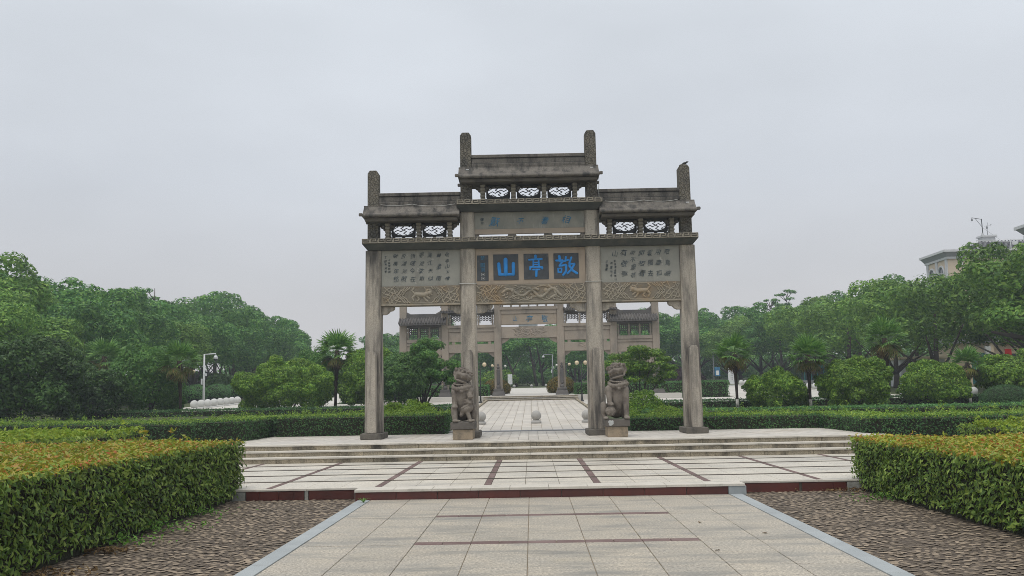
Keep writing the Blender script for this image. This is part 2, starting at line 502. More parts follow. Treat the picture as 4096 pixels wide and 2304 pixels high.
# foliage
M['lf_camphor'] = leaf_mat("camphor_leaf", [(0.044, 0.139, 0.044), (0.085, 0.226, 0.056), (0.138, 0.306, 0.068), (0.207, 0.376, 0.080)], 0.5, 0.3, 0.30, 0.28)
M['lf_camphor2'] = leaf_mat("yellower_camphor_leaf", [(0.068, 0.164, 0.035), (0.124, 0.259, 0.051), (0.189, 0.341, 0.062), (0.257, 0.410, 0.075)], 0.5, 0.3, 0.30, 0.28)  # yellower, lighter leaf tone used for some whole trees
M['lf_dark'] = leaf_mat("dark_broad_leaf", [(0.033, 0.090, 0.020), (0.062, 0.140, 0.029), (0.105, 0.196, 0.040)], 0.45, 0.25, 0.35, 0.6)
M['lf_bush'] = leaf_mat("bush_leaf", [(0.058, 0.148, 0.022), (0.124, 0.259, 0.034), (0.204, 0.351, 0.045), (0.291, 0.435, 0.055)], 0.5, 0.3, 0.30, 1.2)
M['lf_bush_lime'] = leaf_mat("lime_bush_leaf", [(0.102, 0.204, 0.019), (0.174, 0.300, 0.026), (0.252, 0.372, 0.036)], 0.5, 0.35, 0.2, 1.5)
M['lf_maple'] = leaf_mat("maple_leaf", [(0.052, 0.149, 0.034), (0.092, 0.218, 0.044), (0.155, 0.287, 0.055)], 0.5, 0.35, 0.25, 0.9)
M['lf_hedge'] = leaf_mat("hedge_leaf", [(0.061, 0.120, 0.024), (0.121, 0.215, 0.038), (0.196, 0.299, 0.050), (0.304, 0.403, 0.084)], 0.45, 0.25, 0.25, 1.6, 0.28)
M['lf_hedge_fine'] = leaf_mat("fine_hedge_leaf", [(0.034, 0.099, 0.034), (0.055, 0.136, 0.044), (0.094, 0.188, 0.055)], 0.5, 0.25, 0.25, 1.2)
M['lf_hedge_top'] = leaf_mat("hedge_top_leaf", [(0.112, 0.223, 0.041), (0.186, 0.317, 0.048), (0.317, 0.428, 0.065)], 0.5, 0.3, 0.25, 1.5)
M['lf_mid_hedge'] = leaf_mat("mid_hedge_leaf", [(0.063, 0.182, 0.055), (0.097, 0.236, 0.074), (0.151, 0.299, 0.085)], 0.5, 0.3, 0.2, 0.8)
M['lf_red'] = leaf_mat("red_tip_leaf", [(0.190, 0.316, 0.041), (0.276, 0.376, 0.041), (0.364, 0.392, 0.043), (0.437, 0.347, 0.043), (0.218, 0.347, 0.043), (0.481, 0.225, 0.046), (0.292, 0.392, 0.043), (0.524, 0.151, 0.051)], 0.42, 0.3, 0.25, 1.3, 0.35)
M['lf_lime'] = leaf_mat("lime_shoot_leaf", [(0.168, 0.288, 0.029), (0.252, 0.348, 0.036), (0.336, 0.396, 0.048)], 0.5, 0.35, 0.2, 1.5)
M['lf_orange'] = leaf_mat("ochre_dome_leaf", [(0.085, 0.110, 0.022), (0.170, 0.135, 0.026), (0.250, 0.155, 0.030)], 0.5, 0.25, 0.3, 1.2)
M['lf_maroon'] = leaf_mat("maroon_leaf", [(0.018, 0.010, 0.014), (0.034, 0.016, 0.022), (0.050, 0.030, 0.030)], 0.5, 0.2, 0.3, 1.0)
M['lf_palm'] = leaf_mat("palm_frond", [(0.071, 0.187, 0.040), (0.129, 0.273, 0.055), (0.201, 0.359, 0.071)], 0.4, 0.25, 0.2, 1.0, 0.4)
M['lf_palm_old'] = leaf_mat("yellowing_palm_frond", [(0.09, 0.13, 0.028), (0.16, 0.165, 0.04), (0.21, 0.155, 0.045)], 0.5, 0.2, 0.2, 1.0)
M['lf_weed'] = leaf_mat("weed_leaf", [(0.085, 0.202, 0.031), (0.124, 0.279, 0.043), (0.171, 0.326, 0.054)], 0.5, 0.3, 0.2, 2.0)

def G(y):
    """height of the garden ground behind the near platform: it rises gently away from the viewer"""
    if y < 22.0:
        return -0.05
    if y < 29.0:
        return -0.05 + (y - 22.0) / 7.0 * 0.56
    return 0.51 + 0.029 * (min(y, 150.0) - 29.0)

# ---------------------------------------------------------------- leaves
def unit(a):
    return a / np.maximum(np.linalg.norm(a, axis=1, keepdims=True), 1e-9)

def leaf_arrays(P, N, L, W, rng, droop=0.0):
    """diamond leaves: centres P, facing N, half length L, half width W"""
    n = len(P)
    T = rng.normal(size=(n, 3))
    T[:, 2] -= droop
    T = unit(T - N * np.sum(T * N, axis=1, keepdims=True))
    B = np.cross(N, T)
    s = rng.uniform(0.7, 1.3, (n, 1))
    U, V = T * L * s, B * W * s
    lift = N * W * 0.35 * s
    v = np.stack([P - U, P + V + lift - U * 0.1, P + U, P - V + lift - U * 0.1], axis=1).reshape(-1, 3)
    f = np.arange(4 * n, dtype=np.int32).reshape(n, 4)
    return v, f

def leaves(name, P, N, L, W, rng, droop=0.0):
    return mesh_np(name, *leaf_arrays(P, N, L, W, rng, droop))

def crown_points(rng, lobes, per_area, fill=0.12, up=0.35, rough=0.16, low=-0.6):
    """leaf centres and facings on the outer shell of overlapping lobes [(centre, (rx,ry,rz))]"""
    Ps, Ns = [], []
    cs = np.array([c for c, r in lobes], dtype=float)
    rs = np.array([r for c, r in lobes], dtype=float)
    for i in range(len(lobes)):
        r = rs[i]
        area = 4 * math.pi * ((r[0] * r[1]) ** 1.6 / 3 + (r[0] * r[2]) ** 1.6 / 3 + (r[1] * r[2]) ** 1.6 / 3) ** (1 / 1.6)
        n = max(6, int(area * per_area))
        d = unit(rng.normal(size=(n, 3)))
        d = d[(d[:, 2] > low) | (rng.random(n) < 0.3)]
        n = len(d)
        k = 1.0 - np.abs(rng.normal(0, rough, n)) + rng.normal(0, 0.03, n)
        inner = rng.random(n) < fill
        k[inner] *= rng.uniform(0.5, 0.95, inner.sum())
        P = cs[i] + d * r * k[:, None]
        keep = np.ones(n, bool)
        for j in range(len(lobes)):
            if j != i:
                q = np.sum(((P - cs[j]) / rs[j]) ** 2, axis=1)
                keep &= ~((q < 0.62) & (rng.random(n) < 0.92))
        N = unit(d / r * r.mean() + rng.normal(0, 0.34, (n, 3)) + np.array([0, 0, up]))
        Ps.append(P[keep])
        Ns.append(N[keep])
    return np.concatenate(Ps), np.concatenate(Ns)

# ---------------------------------------------------------------- ground
gy = [-40, 21.9, 29.0, 150.0, 900.0]
gv = []
for y in gy:
    z = G(y) - (0.0 if y < 25 else 0.004)
    gv += [(-700, y, z), (700, y, z)]
ground = put("ground", mesh_np("ground", gv, [(2 * i, 2 * i + 1, 2 * i + 3, 2 * i + 2) for i in range(len(gy) - 1)]), M['lawn'])
ground["kind"] = 'structure'

def billows(rng, C, R3, nbig, rbig, nsmall, rsmall, low=-0.5, core=0.66):
    """two sizes of foliage billow: big ones on the crown, small ones on each big one"""
    out = [(C, tuple(core * r for r in R3))]
    Rm = (R3[0] + R3[1]) / 2
    for i in range(nbig):
        d = unit(rng.normal(size=(1, 3)))[0]
        if d[2] < low:
            d[2] *= -0.5
        rb = Rm * rbig * rng.uniform(0.75, 1.2)
        k = 1.0 - rb / Rm * 0.9 + rng.uniform(-0.04, 0.10)
        c = (C[0] + d[0] * R3[0] * k, C[1] + d[1] * R3[1] * k, C[2] + d[2] * R3[2] * k)
        out.append((c, (rb * 0.9, rb * 0.9, rb * 0.75)))
        for j in range(nsmall):
            e = unit(rng.normal(size=(1, 3)) + d * 0.7 + np.array([0, 0, 0.35]))[0]
            rs = rb * rsmall * rng.uniform(0.7, 1.3)
            out.append(((c[0] + e[0] * rb * 0.82, c[1] + e[1] * rb * 0.82, c[2] + e[2] * rb * 0.68), (rs, rs, rs * 0.85)))
    return out

def unit_tile(name, m, bev=0.012):
    """a slab 1 x 1 x 1 with eased upper edges; scaled to size"""
    b = bev
    vs = [(0, 0, 0), (1, 0, 0), (1, 1, 0), (0, 1, 0), (0, 0, 1 - 0.12), (1, 0, 1 - 0.12), (1, 1, 1 - 0.12), (0, 1, 1 - 0.12),
          (b, b, 1), (1 - b, b, 1), (1 - b, 1 - b, 1), (b, 1 - b, 1)]
    fs = [(0, 1, 5, 4), (1, 2, 6, 5), (2, 3, 7, 6), (3, 0, 4, 7), (4, 5, 9, 8), (5, 6, 10, 9), (6, 7, 11, 10), (7, 4, 8, 11), (8, 9, 10, 11)]
    me = mesh_np(name, vs, fs)
    me.materials.append(m)
    return me

def lay(parent, name, rects, me, zf, thick=0.04, limit=300, jitter=0.0012, key=None):
    """slabs at rects (x0,x1,y0,y1); the nearest `limit` are parts of their own, the rest one mesh"""
    rects = sorted(rects, key=key or (lambda r: (r[2] ** 2 + (0.5 * (r[0] + r[1])) ** 2)))
    for r in rects[:limit]:
        o = bpy.data.objects.new(name, me)
        link(o, parent)
        z0, z1 = zf(r[2]), zf(r[3])
        o.location = (r[0], r[2], z0 - thick + random.uniform(-jitter, jitter))
        o.scale = (r[1] - r[0], r[3] - r[2], thick)
        if abs(z1 - z0) > 1e-5:
            o.rotation_euler = (math.atan2(z1 - z0, r[3] - r[2]), 0, 0)
    rest = rects[limit:]
    if rest:
        base = np.array([v.co[:] for v in me.vertices])
        fl = [tuple(p.vertices) for p in me.polygons]
        V, F = [], []
        for r in rest:
            q = base.copy()
            yy = r[2] + q[:, 1] * (r[3] - r[2])
            zz = np.array([zf(t) for t in yy])
            v = np.stack([r[0] + q[:, 0] * (r[1] - r[0]), yy, zz - thick + q[:, 2] * thick + random.uniform(-jitter, jitter)], 1)
            n = sum(len(a) for a in V)
            V.append(v)
            F += [tuple(i + n for i in f) for f in fl]
        o = put(name + "_field", mesh_np(name + "_field", np.concatenate(V), np.array(F, dtype=np.int32)), me.materials[0], parent)
        o["kind"] = 'stuff'

def grid_rects(xs, ys, gap, gy=None):
    gy = gap if gy is None else gy
    return [(xs[i] + gap / 2, xs[i + 1] - gap / 2, ys[j] + gy / 2, ys[j + 1] - gy / 2)
            for i in range(len(xs) - 1) for j in range(len(ys) - 1)]

# --- lower path with its grey border and two brown strips
PXC, PHW = 0.25, 2.985
path = MB().box(PXC - PHW - 0.21, PXC + PHW + 0.21, -6.0, 15.62, -0.06, -0.012).build("lower_path", M['joint_sand'], kind='structure')
tile_a = unit_tile("paving_tile", M['granite'], 0.006)
xs = list(np.linspace(PXC - PHW, PXC + PHW, 10))
pitch = 0.7617
strips_y = (10.90, 13.32)
ys = [15.62]
y = 15.62
segs = []
for lo, hi in ((13.487, 15.62), (11.067, 13.288), (-2.0, 10.868)):
    n = max(1, round((hi - lo) / pitch))
    segs.append(list(np.linspace(lo, hi, n + 1)))
tr = []
for s in segs:
    tr += grid_rects(xs, s, 0.008, 0.003)
for sy in strips_y:      # plain tiles at both ends of each brown strip
    tr += grid_rects(xs[:3], [sy - 0.03, sy + 0.165], 0.009) + grid_rects(xs[7:], [sy - 0.03, sy + 0.165], 0.009)
lay(path, "paving_tile", tr, tile_a, lambda y: 0.0)
tile_s = unit_tile("strip_tile", M['strip'], 0.02)
for sy in strips_y:
    sx = np.linspace(xs[2], xs[7], 11)
    lay(path, "strip_tile", grid_rects(list(sx), [sy - 0.03, sy + 0.165], 0.006), tile_s, lambda y: 0.0005)
tile_b = unit_tile("border_slab", M['border'], 0.008)
by = list(np.arange(-1.5, 15.7, 0.86)) + [15.62]
for x0, x1 in ((PXC - PHW - 0.215, PXC - PHW - 0.005), (PXC + PHW + 0.005, PXC + PHW + 0.215)):
    lay(path, "border_slab", grid_rects([x0, x1], by, 0.006), tile_b, lambda y: 0.004, 0.06)

# --- cobble strips
def cobble_mesh(rng):
    bm = bmesh.new()
    bmesh.ops.create_icosphere(bm, subdivisions=1, radius=1.0)
    ph = rng.uniform(0, 6.28, 4)
    for v in bm.verts:
        c = v.co
        k = 1 + 0.14 * math.sin(2.1 * c.x + ph[0]) + 0.12 * math.sin(2.7 * c.y + ph[1]) + 0.08 * math.sin(4 * c.x + 3 * c.y + ph[2])
        v.co = Vector((c.x * k, c.y * k, max(c.z, -0.3) if c.z < 0 else min(c.z, 0.78) * 0.95))
    bmesh.ops.delete(bm, geom=[v for v in bm.verts if v.co.z <= -0.25], context='VERTS')
    me = bpy.data.meshes.new("cobble")
    bm.to_mesh(me)
    bm.free()
    me.polygons.foreach_set("use_smooth", np.ones(len(me.polygons), dtype=bool))
    me.materials.append(M['cobble'])
    return me

rngc = np.random.default_rng(3)
cobbles = [cobble_mesh(rngc) for _ in range(6)]
cob_np = [(np.array([v.co[:] for v in m.vertices]), [tuple(p.vertices) for p in m.polygons]) for m in cobbles]

def cobble_strip(name, x0, x1, y0, y1, seed):
    rng = np.random.default_rng(seed)
    bed = MB().box(x0, x1, y0, y1, -0.09, -0.022).build(name, M['soil'], kind='structure')
    spots = []
    y = y0 + 0.02
    while y < y1 - 0.02:
        h = rng.uniform(0.055, 0.080)
        x = x0 + rng.uniform(0, 0.04)
        while x < x1 - 0.03:
            w = rng.uniform(0.06, 0.135)
            spots.append((x + w / 2, y + h / 2 + rng.normal(0, 0.008), w / 2 * rng.uniform(0.88, 1.02), h / 2 * rng.uniform(0.8, 1.1), rng.normal(0, 0.14), rng.uniform(-0.006, 0.007)))
            x += w + rng.uniform(0.002, 0.010)
        y += h * 0.97
    spots.sort(key=lambda s: s[0] ** 2 * 0.2 + s[1] ** 2 if s[1] > 8.6 else 1000)
    V, F, n = [], [], 0
    for i, (x, y, a, b, rz, dz) in enumerate(spots):
        k = int(rng.integers(6))
        if i < 300:
            o = bpy.data.objects.new("cobble", cobbles[k])
            link(o, bed)
            o.location = (x, y, -0.026 + dz)
            o.scale = (a, b, 0.020)
            o.rotation_euler = (rng.normal(0, 0.08), rng.normal(0, 0.06), rz)
        else:
            q, fs = cob_np[k]
            c, s = math.cos(rz), math.sin(rz)
            px, py = q[:, 0] * a, q[:, 1] * b
            V.append(np.stack([x + px * c - py * s, y + px * s + py * c, -0.026 + dz + q[:, 2] * 0.020 + px * rng.normal(0, 0.07)], 1))
            F += [tuple(j + n for j in f) for f in fs]
            n += len(q)
    o = put("cobble_field", mesh_np("cobble_field", np.concatenate(V), np.array(F, dtype=np.int32), True), M['cobble'], bed)
    o["kind"] = 'stuff'
    return bed

cobble_strip("left_cobble_strip", -5.6, PXC - PHW - 0.215, 7.2, 15.98, 5)
cobble_strip("right_cobble_strip", PXC + PHW + 0.215, 6.1, 7.2, 15.98, 6)

# --- terrace behind the red kerb
TZ = 0.165
terr = MB().box(-12.0, 12.0, 16.02, 22.5, -0.06, TZ - 0.012).build("terrace", M['joint'], kind='structure')
MB().box(PXC - 3.26, PXC + 3.28, 15.665, 16.015, -0.055, TZ - 0.035).build("kerb_core", M['concrete'], terr)
tile_t = unit_tile("terrace_tile", M['granite_up'], 0.006)
rows_y = [16.10, 17.32, 18.72, 20.10, 21.36, 22.35]
strip_x = [-0.80 + 1.90 * k for k in range(-6, 7)]
tr, sr = [], []
for a in strip_x[:-1]:
    tr += grid_rects(list(np.linspace(a + 0.06, a + 1.84, 4)), rows_y, 0.007, 0.045)
for a in strip_x:
    sr += grid_rects([a - 0.06, a + 0.06], rows_y, 0.008, 0.03)
lim = lambda rs: [r for r in rs if r[0] > -9.2 and r[1] < 9.6]
lay(terr, "terrace_tile", lim(tr), tile_t, lambda y: TZ)
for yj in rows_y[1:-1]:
    MB().box(-9.2, 9.6, yj - 0.012, yj + 0.012, TZ - 0.011, TZ + 0.013).build("joint_shade_bar", M['joint'], terr)  # added dark bar, draws the shadow line at each slab row's lip
lay(terr, "strip_tile", lim(sr), tile_s, lambda y: TZ + 0.0005)
# kerb: red tile face under a pale cap; the middle stretch stands a little forward
cap_m = unit_tile("kerb_cap", M['cap'], 0.01)
cx0, cx1 = PXC - 3.26, PXC + 3.28
lay(terr, "kerb_cap", grid_rects(list(np.linspace(cx0, cx1 - 0.02, 11)), [15.62, 16.09], 0.006), cap_m, lambda y: TZ + 0.006, 0.042)
lay(terr, "kerb_cap", grid_rects(list(np.linspace(-6.6, cx0, 5)), [15.985, 16.09], 0.006), cap_m, lambda y: TZ + 0.004, 0.03)
lay(terr, "kerb_cap", grid_rects(list(np.linspace(cx1, 6.8, 6)), [15.985, 16.09], 0.006), cap_m, lambda y: TZ + 0.004, 0.03)
def red_tiles(cuts, y):
    for a, b in zip(cuts[:-1], cuts[1:]):
        MB().box(a + 0.004, b - 0.004, y, y + 0.02, -0.02, TZ - 0.034).build("red_tile", M['redtile'], terr, bevel=0.003)
red_tiles(list(np.linspace(cx0 + 0.01, cx1 - 0.30, 10)), 15.64)
red_tiles([-4.95, -4.72, -4.38, -4.12, cx0 - 0.93], 15.995)
red_tiles([cx0 - 0.86, cx0], 15.995)
red_tiles([cx1, cx1 + 0.98], 15.995)
red_tiles([cx1 + 1.02, cx1 + 1.55, cx1 + 1.78], 15.995)
MB().box(cx0 - 0.925, cx0 - 0.865, 15.996, 16.014, -0.02, TZ - 0.034).build("mortar_joint", M['concrete'], terr)
MB().box(cx1 - 0.295, cx1, 15.632, 15.66, -0.02, TZ - 0.034).build("kerb_end_stone", M['border'], terr, bevel=0.004)
MB().box(-6.4, -4.96, 15.99, 16.014, -0.05, TZ - 0.04).build("bare_kerb", M['concrete'], terr)
MB().box(cx1 + 1.785, 6.8, 15.99, 16.014, -0.05, TZ - 0.034).build("bare_kerb", M['concrete'], terr)

# --- three steps and the platform
PZ = 0.57
SX0, SX1 = -8.25, 8.75
SY = [22.35, 22.70, 23.05]
SH = [TZ, 0.30, 0.435, PZ]
steps = MB().box(SX0, SX1, 22.53, 23.2, -0.05, 0.25).build("front_steps", M['joint'], kind='structure')
MB().box(SX0, SX1, 22.73, 23.3, 0.25, 0.385).build("step_core", M['joint'], steps)
rng_s = random.Random(5)
tread_m = unit_tile("tread_slab", M['cap'], 0.01)
for k in range(3):
    z0, z1, y0 = SH[k], SH[k + 1], SY[k]
    x = SX0 + rng_s.uniform(0, 0.5)
    while x < SX1 - 0.1:
        w = 0.585
        MB().box(x + 0.003, min(x + w, SX1) - 0.003, y0 + 0.018, y0 + 0.16, z0 - 0.02, z1 - 0.036).build("riser_block", M['riser'], steps, bevel=0.004)
        x += w
    x = SX0
    while x < SX1 - 0.1:
        x2 = min(x + 1.17, SX1)
        o = bpy.data.objects.new("tread_slab", tread_m)
        link(o, steps)
        o.location = (x + 0.002, y0 - 0.006, z1 - 0.036 + rng_s.uniform(-0.0015, 0.0015))
        o.scale = (x2 - x - 0.004, 0.35 if k == 2 else 0.36, 0.036)
        x = x2
plat = MB().box(SX0, SX1, 23.3, 29.0, -0.05, PZ - 0.012).build("platform", M['joint'], kind='structure')
tile_p = unit_tile("platform_tile", M['granite_small'], 0.006)
pxs = [SX0 + 0.2625 * k for k in range(int((SX1 - SX0) / 0.2625) + 1)]
pys = [23.40 + 0.40 * k for k in range(14)] + [29.0]
lay(plat, "platform_tile", grid_rects(pxs, pys, 0.006), tile_p, lambda y: PZ, 0.03)

# --- back path, far steps, far path
def Gp(y):
    return 0.60 + 0.0286 * (y - 29.0)
def Fp(y):
    return 1.645 + 0.0200 * (y - 56.6)
BPX0, BPX1 = -2.66, 2.60
def slab_sheet(name, x0, x1, y0, y1, zf, m, t=0.08):
    mb = MB()
    vs = [(x0, y0, zf(y0) - t), (x1, y0, zf(y0) - t), (x1, y1, zf(y1) - t), (x0, y1, zf(y1) - t),
          (x0, y0, zf(y0)), (x1, y0, zf(y0)), (x1, y1, zf(y1)), (x0, y1, zf(y1))]
    mb.add(vs, [(3, 2, 1, 0), (4, 5, 6, 7), (0, 1, 5, 4), (1, 2, 6, 5), (2, 3, 7, 6), (3, 0, 4, 7)])
    return mb.build(name, m, kind='structure')
bpath = slab_sheet("back_path", BPX0, BPX1, 29.2, 55.75, lambda y: Gp(y) - 0.012, M['joint_sand'])
lay(bpath, "path_tile", grid_rects(list(np.linspace(BPX0, BPX1, 17)), list(np.arange(29.2, 55.8, 0.5)), 0.012), tile_p, Gp, 0.03)
MB().box(BPX0 - 0.3, BPX1 + 0.3, 29.005, 29.195, 0.3, 0.605).build("step_edge_slab", M['grey_trim'], bpath, bevel=0.006)
for sx in (BPX0 - 0.16, BPX1 + 0.02):
    yy = 30.0
    while yy < 55.5:
        z = Gp(yy)
        mb = MB().add([(sx, yy, z - 0.1), (sx + 0.14, yy, z - 0.1), (sx + 0.14, yy + 0.98, Gp(yy + .98) - 0.1), (sx, yy + 0.98, Gp(yy + .98) - 0.1),
                       (sx, yy, z + 0.06), (sx + 0.14, yy, z + 0.06), (sx + 0.14, yy + 0.98, Gp(yy + .98) + 0.06), (sx, yy + 0.98, Gp(yy + .98) + 0.06)],
                      [(3, 2, 1, 0), (4, 5, 6, 7), (0, 1, 5, 4), (1, 2, 6, 5), (2, 3, 7, 6), (3, 0, 4, 7)])
        mb.build("kerb_stone", M['riser'], bpath, bevel=0.01)
        yy += 1.0
fsteps = MB().box(-2.75, 2.6, 55.9, 56.6, 1.2, 1.46).build("far_steps", M['joint'], kind='structure')
for k, (y0, z0, z1) in enumerate(((55.75, 1.36, 1.46), (56.1, 1.46, 1.555), (56.45, 1.555, 1.65))):
    xx = -2.95 + 0.0
    while xx < 2.75:
        MB().box(xx + 0.004, min(xx + 0.6, 2.8) - 0.004, y0 + 0.02, y0 + 0.3, z0 - 0.03, z1 - 0.03).build("riser_block", M['riser'], fsteps, bevel=0.006)
        xx += 0.6
    MB().box(-2.97, 2.82, y0, y0 + 0.38, z1 - 0.03, z1).build("tread_slab", M['cap'], fsteps, bevel=0.006)
slab_sheet("far_path", -2.05, 1.95, 56.8, 97.0, Fp, M['plaza'], 0.3)
slab_sheet("far_gate_pad", -9.3, 9.2, 56.85, 60.4, lambda y: Fp(y) - 0.01, M['plaza'], 0.5)
for sx in (-2.3, 2.05):
    slab_sheet("path_kerb", sx, sx + 0.2, 60.5, 97.0, lambda y: Fp(y) + 0.05, M['riser'], 0.3)
Gz = lambda y: G(y) + 0.02
slab_sheet("left_cross_path", -21.0, BPX0 - 0.18, 50.6, 57.0, Gz, M['plaza'])
slab_sheet("right_cross_path", BPX1 + 0.18, 21.0, 50.2, 57.0, Gz, M['plaza'])
slab_sheet("right_plaza", 12.4, 20.6, 57.01, 90.0, Gz, M['plaza'])
slab_sheet("left_plaza", -20.6, -12.4, 57.01, 90.0, Gz, M['plaza'])

# ================================================================ the near gateway
GX, GY, GYAW = 0.035, 25.80, 0.017
gate = thing("memorial_gateway", "weathered grey stone gateway with four posts, three stepped roofs and big blue characters", "gateway", (GX, GY, 0), GYAW)
OUT, INN = 4.43, 1.765
for cx, top, w1 in ((-OUT, 5.82, 0.43), (-INN, 6.87, 0.405), (INN, 6.87, 0.405), (OUT, 5.82, 0.43)):
    c = MB().chamfer_post(cx, 0, 0.485, 0.46, 0.735, w1, 0.42, top, 0.055).build("column", M['gate'], gate, bevel=0.008)
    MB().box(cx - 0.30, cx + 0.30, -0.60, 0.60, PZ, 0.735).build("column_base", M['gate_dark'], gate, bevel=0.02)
    for s in (-1, 1):
        y0, y1 = (-0.56, -0.235) if s < 0 else (0.235, 0.56)
        MB().prism_y([(cx - 0.125, 0.737), (cx + 0.125, 0.737), (cx + 0.115, 2.88), (cx + 0.075, 2.96), (cx - 0.075, 2.96), (cx - 0.115, 2.88)], y0, y1).build("brace_slab", M['gate'], gate, bevel=0.012)

# posts standing above the roofs
for cx, z0, z1 in ((-OUT, 6.115, 8.14), (-1.785, 7.175, 9.20), (1.785, 7.175, 9.20), (OUT, 6.115, 8.14)):
    w = 0.162
    MB().prism_y([(cx - w, z0), (cx + w, z0), (cx + w * 0.97, z1 - 0.09), (cx + w * 0.6, z1), (cx - w * 0.6, z1), (cx - w * 0.97, z1 - 0.09)], -0.16, 0.16).build("carved_post", M['post'], gate, bevel=0.012)

def fret_band(x0, x1, z0, z1, y, dy, parent):
    """square meander raised on the cornice face"""
    mb = MB()
    h = z1 - z0
    n = max(1, round((x1 - x0) / 0.214))
    u = (x1 - x0) / n
    t = 0.020
    ya, yb = (y - 0.022, y - 0.001) if dy < 0 else (y + 0.001, y + 0.022)
    for i in range(n):
        a = x0 + i * u
        q = 0.012
        bars = [(a + q, a + u * 0.80, z1 - t - 0.006, z1 - 0.006), (a + u * 0.80 - t, a + u * 0.80, z0 + h * 0.42, z1 - t - 0.006),
                (a + u * 0.25, a + u * 0.80 - t, z0 + h * 0.42, z0 + h * 0.42 + t), (a + q, a + q + t, z0 + 0.006, z1 - t - 0.006),
                (a + q + t, a + u - t, z0 + 0.006, z0 + 0.006 + t), (a + u - t, a + u, z0 + 0.006, z0 + h * 0.66)]
        for (p, r, s, v) in bars:
            mb.box(p, r, ya, yb, s, v)
    return mb.build("meander_band", M['fret'], parent, bevel=0.004)

def cornice(x, z0, z1, z2, y0, y1):
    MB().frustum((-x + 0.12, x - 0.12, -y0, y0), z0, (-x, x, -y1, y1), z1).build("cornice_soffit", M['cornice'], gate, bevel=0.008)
    MB().box(-x + 0.004, x - 0.004, -y1 + 0.004, y1 - 0.004, z1 + 0.002, z2).build("cornice_slab", M['gate_dark'], gate, bevel=0.01)
    fret_band(-x + 0.02, x - 0.02, z1 + 0.002, z2, -y1 + 0.004, -1, gate)
    fret_band(-x + 0.02, x - 0.02, z1 + 0.002, z2, y1 - 0.004, 1, gate)
cornice(4.70, 5.822, 5.97, 6.112, 0.28, 0.50)
cornice(2.06, 6.872, 7.03, 7.172, 0.28, 0.50)

# roofs
def roof(x0, x1, ze, rx0, rx1, zr, tip0, tip1):
    """ze: underside of the eaves; zr: foot of the ridge"""
    prof = [(-0.60, ze + 0.012), (0.60, ze + 0.012), (0.62, ze + 0.045), (0.60, ze + 0.08), (0.46, ze + 0.15), (0.30, ze + 0.285), (0.235, ze + 0.36), (0.235, ze + 0.40),
            (-0.235, ze + 0.40), (-0.235, ze + 0.36), (-0.30, ze + 0.285), (-0.46, ze + 0.15), (-0.60, ze + 0.08), (-0.62, ze + 0.045)]
    r = MB().prism_x(prof, x0, x1).build("roof_slab", M['gate_roof'], gate, bevel=0.01)
    for tx in (tip0, tip1):
        if tx is not None:
            s = -1 if tx < 0 else 1
            for yy in (-0.60, 0.60):
                MB().box(min(tx, tx - s * 0.1), max(tx, tx - s * 0.1), yy - 0.04, yy + 0.04, ze + 0.03, ze + 0.115).build("eave_tip", M['gate_dark'], r, bevel=0.015)
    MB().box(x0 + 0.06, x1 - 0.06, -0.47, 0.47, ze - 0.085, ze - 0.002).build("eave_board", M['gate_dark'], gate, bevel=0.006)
    z = zr
    for h, d, g in ((0.10, 0.19, 0.012), (0.15, 0.125, 0.014), (0.095, 0.15, 0.0)):
        MB().box(rx0, rx1, -d, d, z + 0.001, z + h).build("ridge_course", M['gate_roof'], gate, bevel=0.012)
        if g:
            MB().box(rx0, rx1, -d + 0.03, d - 0.03, z + h, z + h + g).build("ridge_groove", M['gate_black'], gate)
        z += h + g
    return r
roof(-4.68, -1.965, 6.70, -4.27, -1.95, 7.105, -4.76, None)
roof(1.965, 4.68, 6.70, 1.95, 4.27, 7.105, None, 4.76)
roof(-1.985, 1.985, 7.765, -1.62, 1.62, 8.17, -2.07, 2.07)

def bracket(cx, z0, z1, ears):
    mb = MB()
    n = 5
    h = (z1 - z0) / n
    for i in range(n):
        a = z0 + i * h
        mb.frustum((cx - 0.048, cx + 0.048, -0.17, 0.17), a, (cx - 0.068, cx + 0.068, -0.20, 0.20), a + h * 0.32)
        mb.box(cx - 0.068, cx + 0.068, -0.20, 0.20, a + h * 0.32 + 0.0005, a + h * 0.72)
        mb.frustum((cx - 0.068, cx + 0.068, -0.20, 0.20), a + h * 0.72 + 0.001, (cx - 0.048, cx + 0.048, -0.17, 0.17), a + h - 0.001)
    b = mb.build("bracket_post", M['fret'], gate, bevel=0.006)
    e = MB()
    for s in ears:
        e.ball((cx + s * 0.125, -0.06, z1 - 0.10), (0.085, 0.07, 0.062), 12, 8)
        e.ball((cx + s * 0.085, -0.05, z1 - 0.17), (0.05, 0.06, 0.05), 10, 6)
    e.build("cloud_bracket", M['gate_dark'], b, smooth=True)

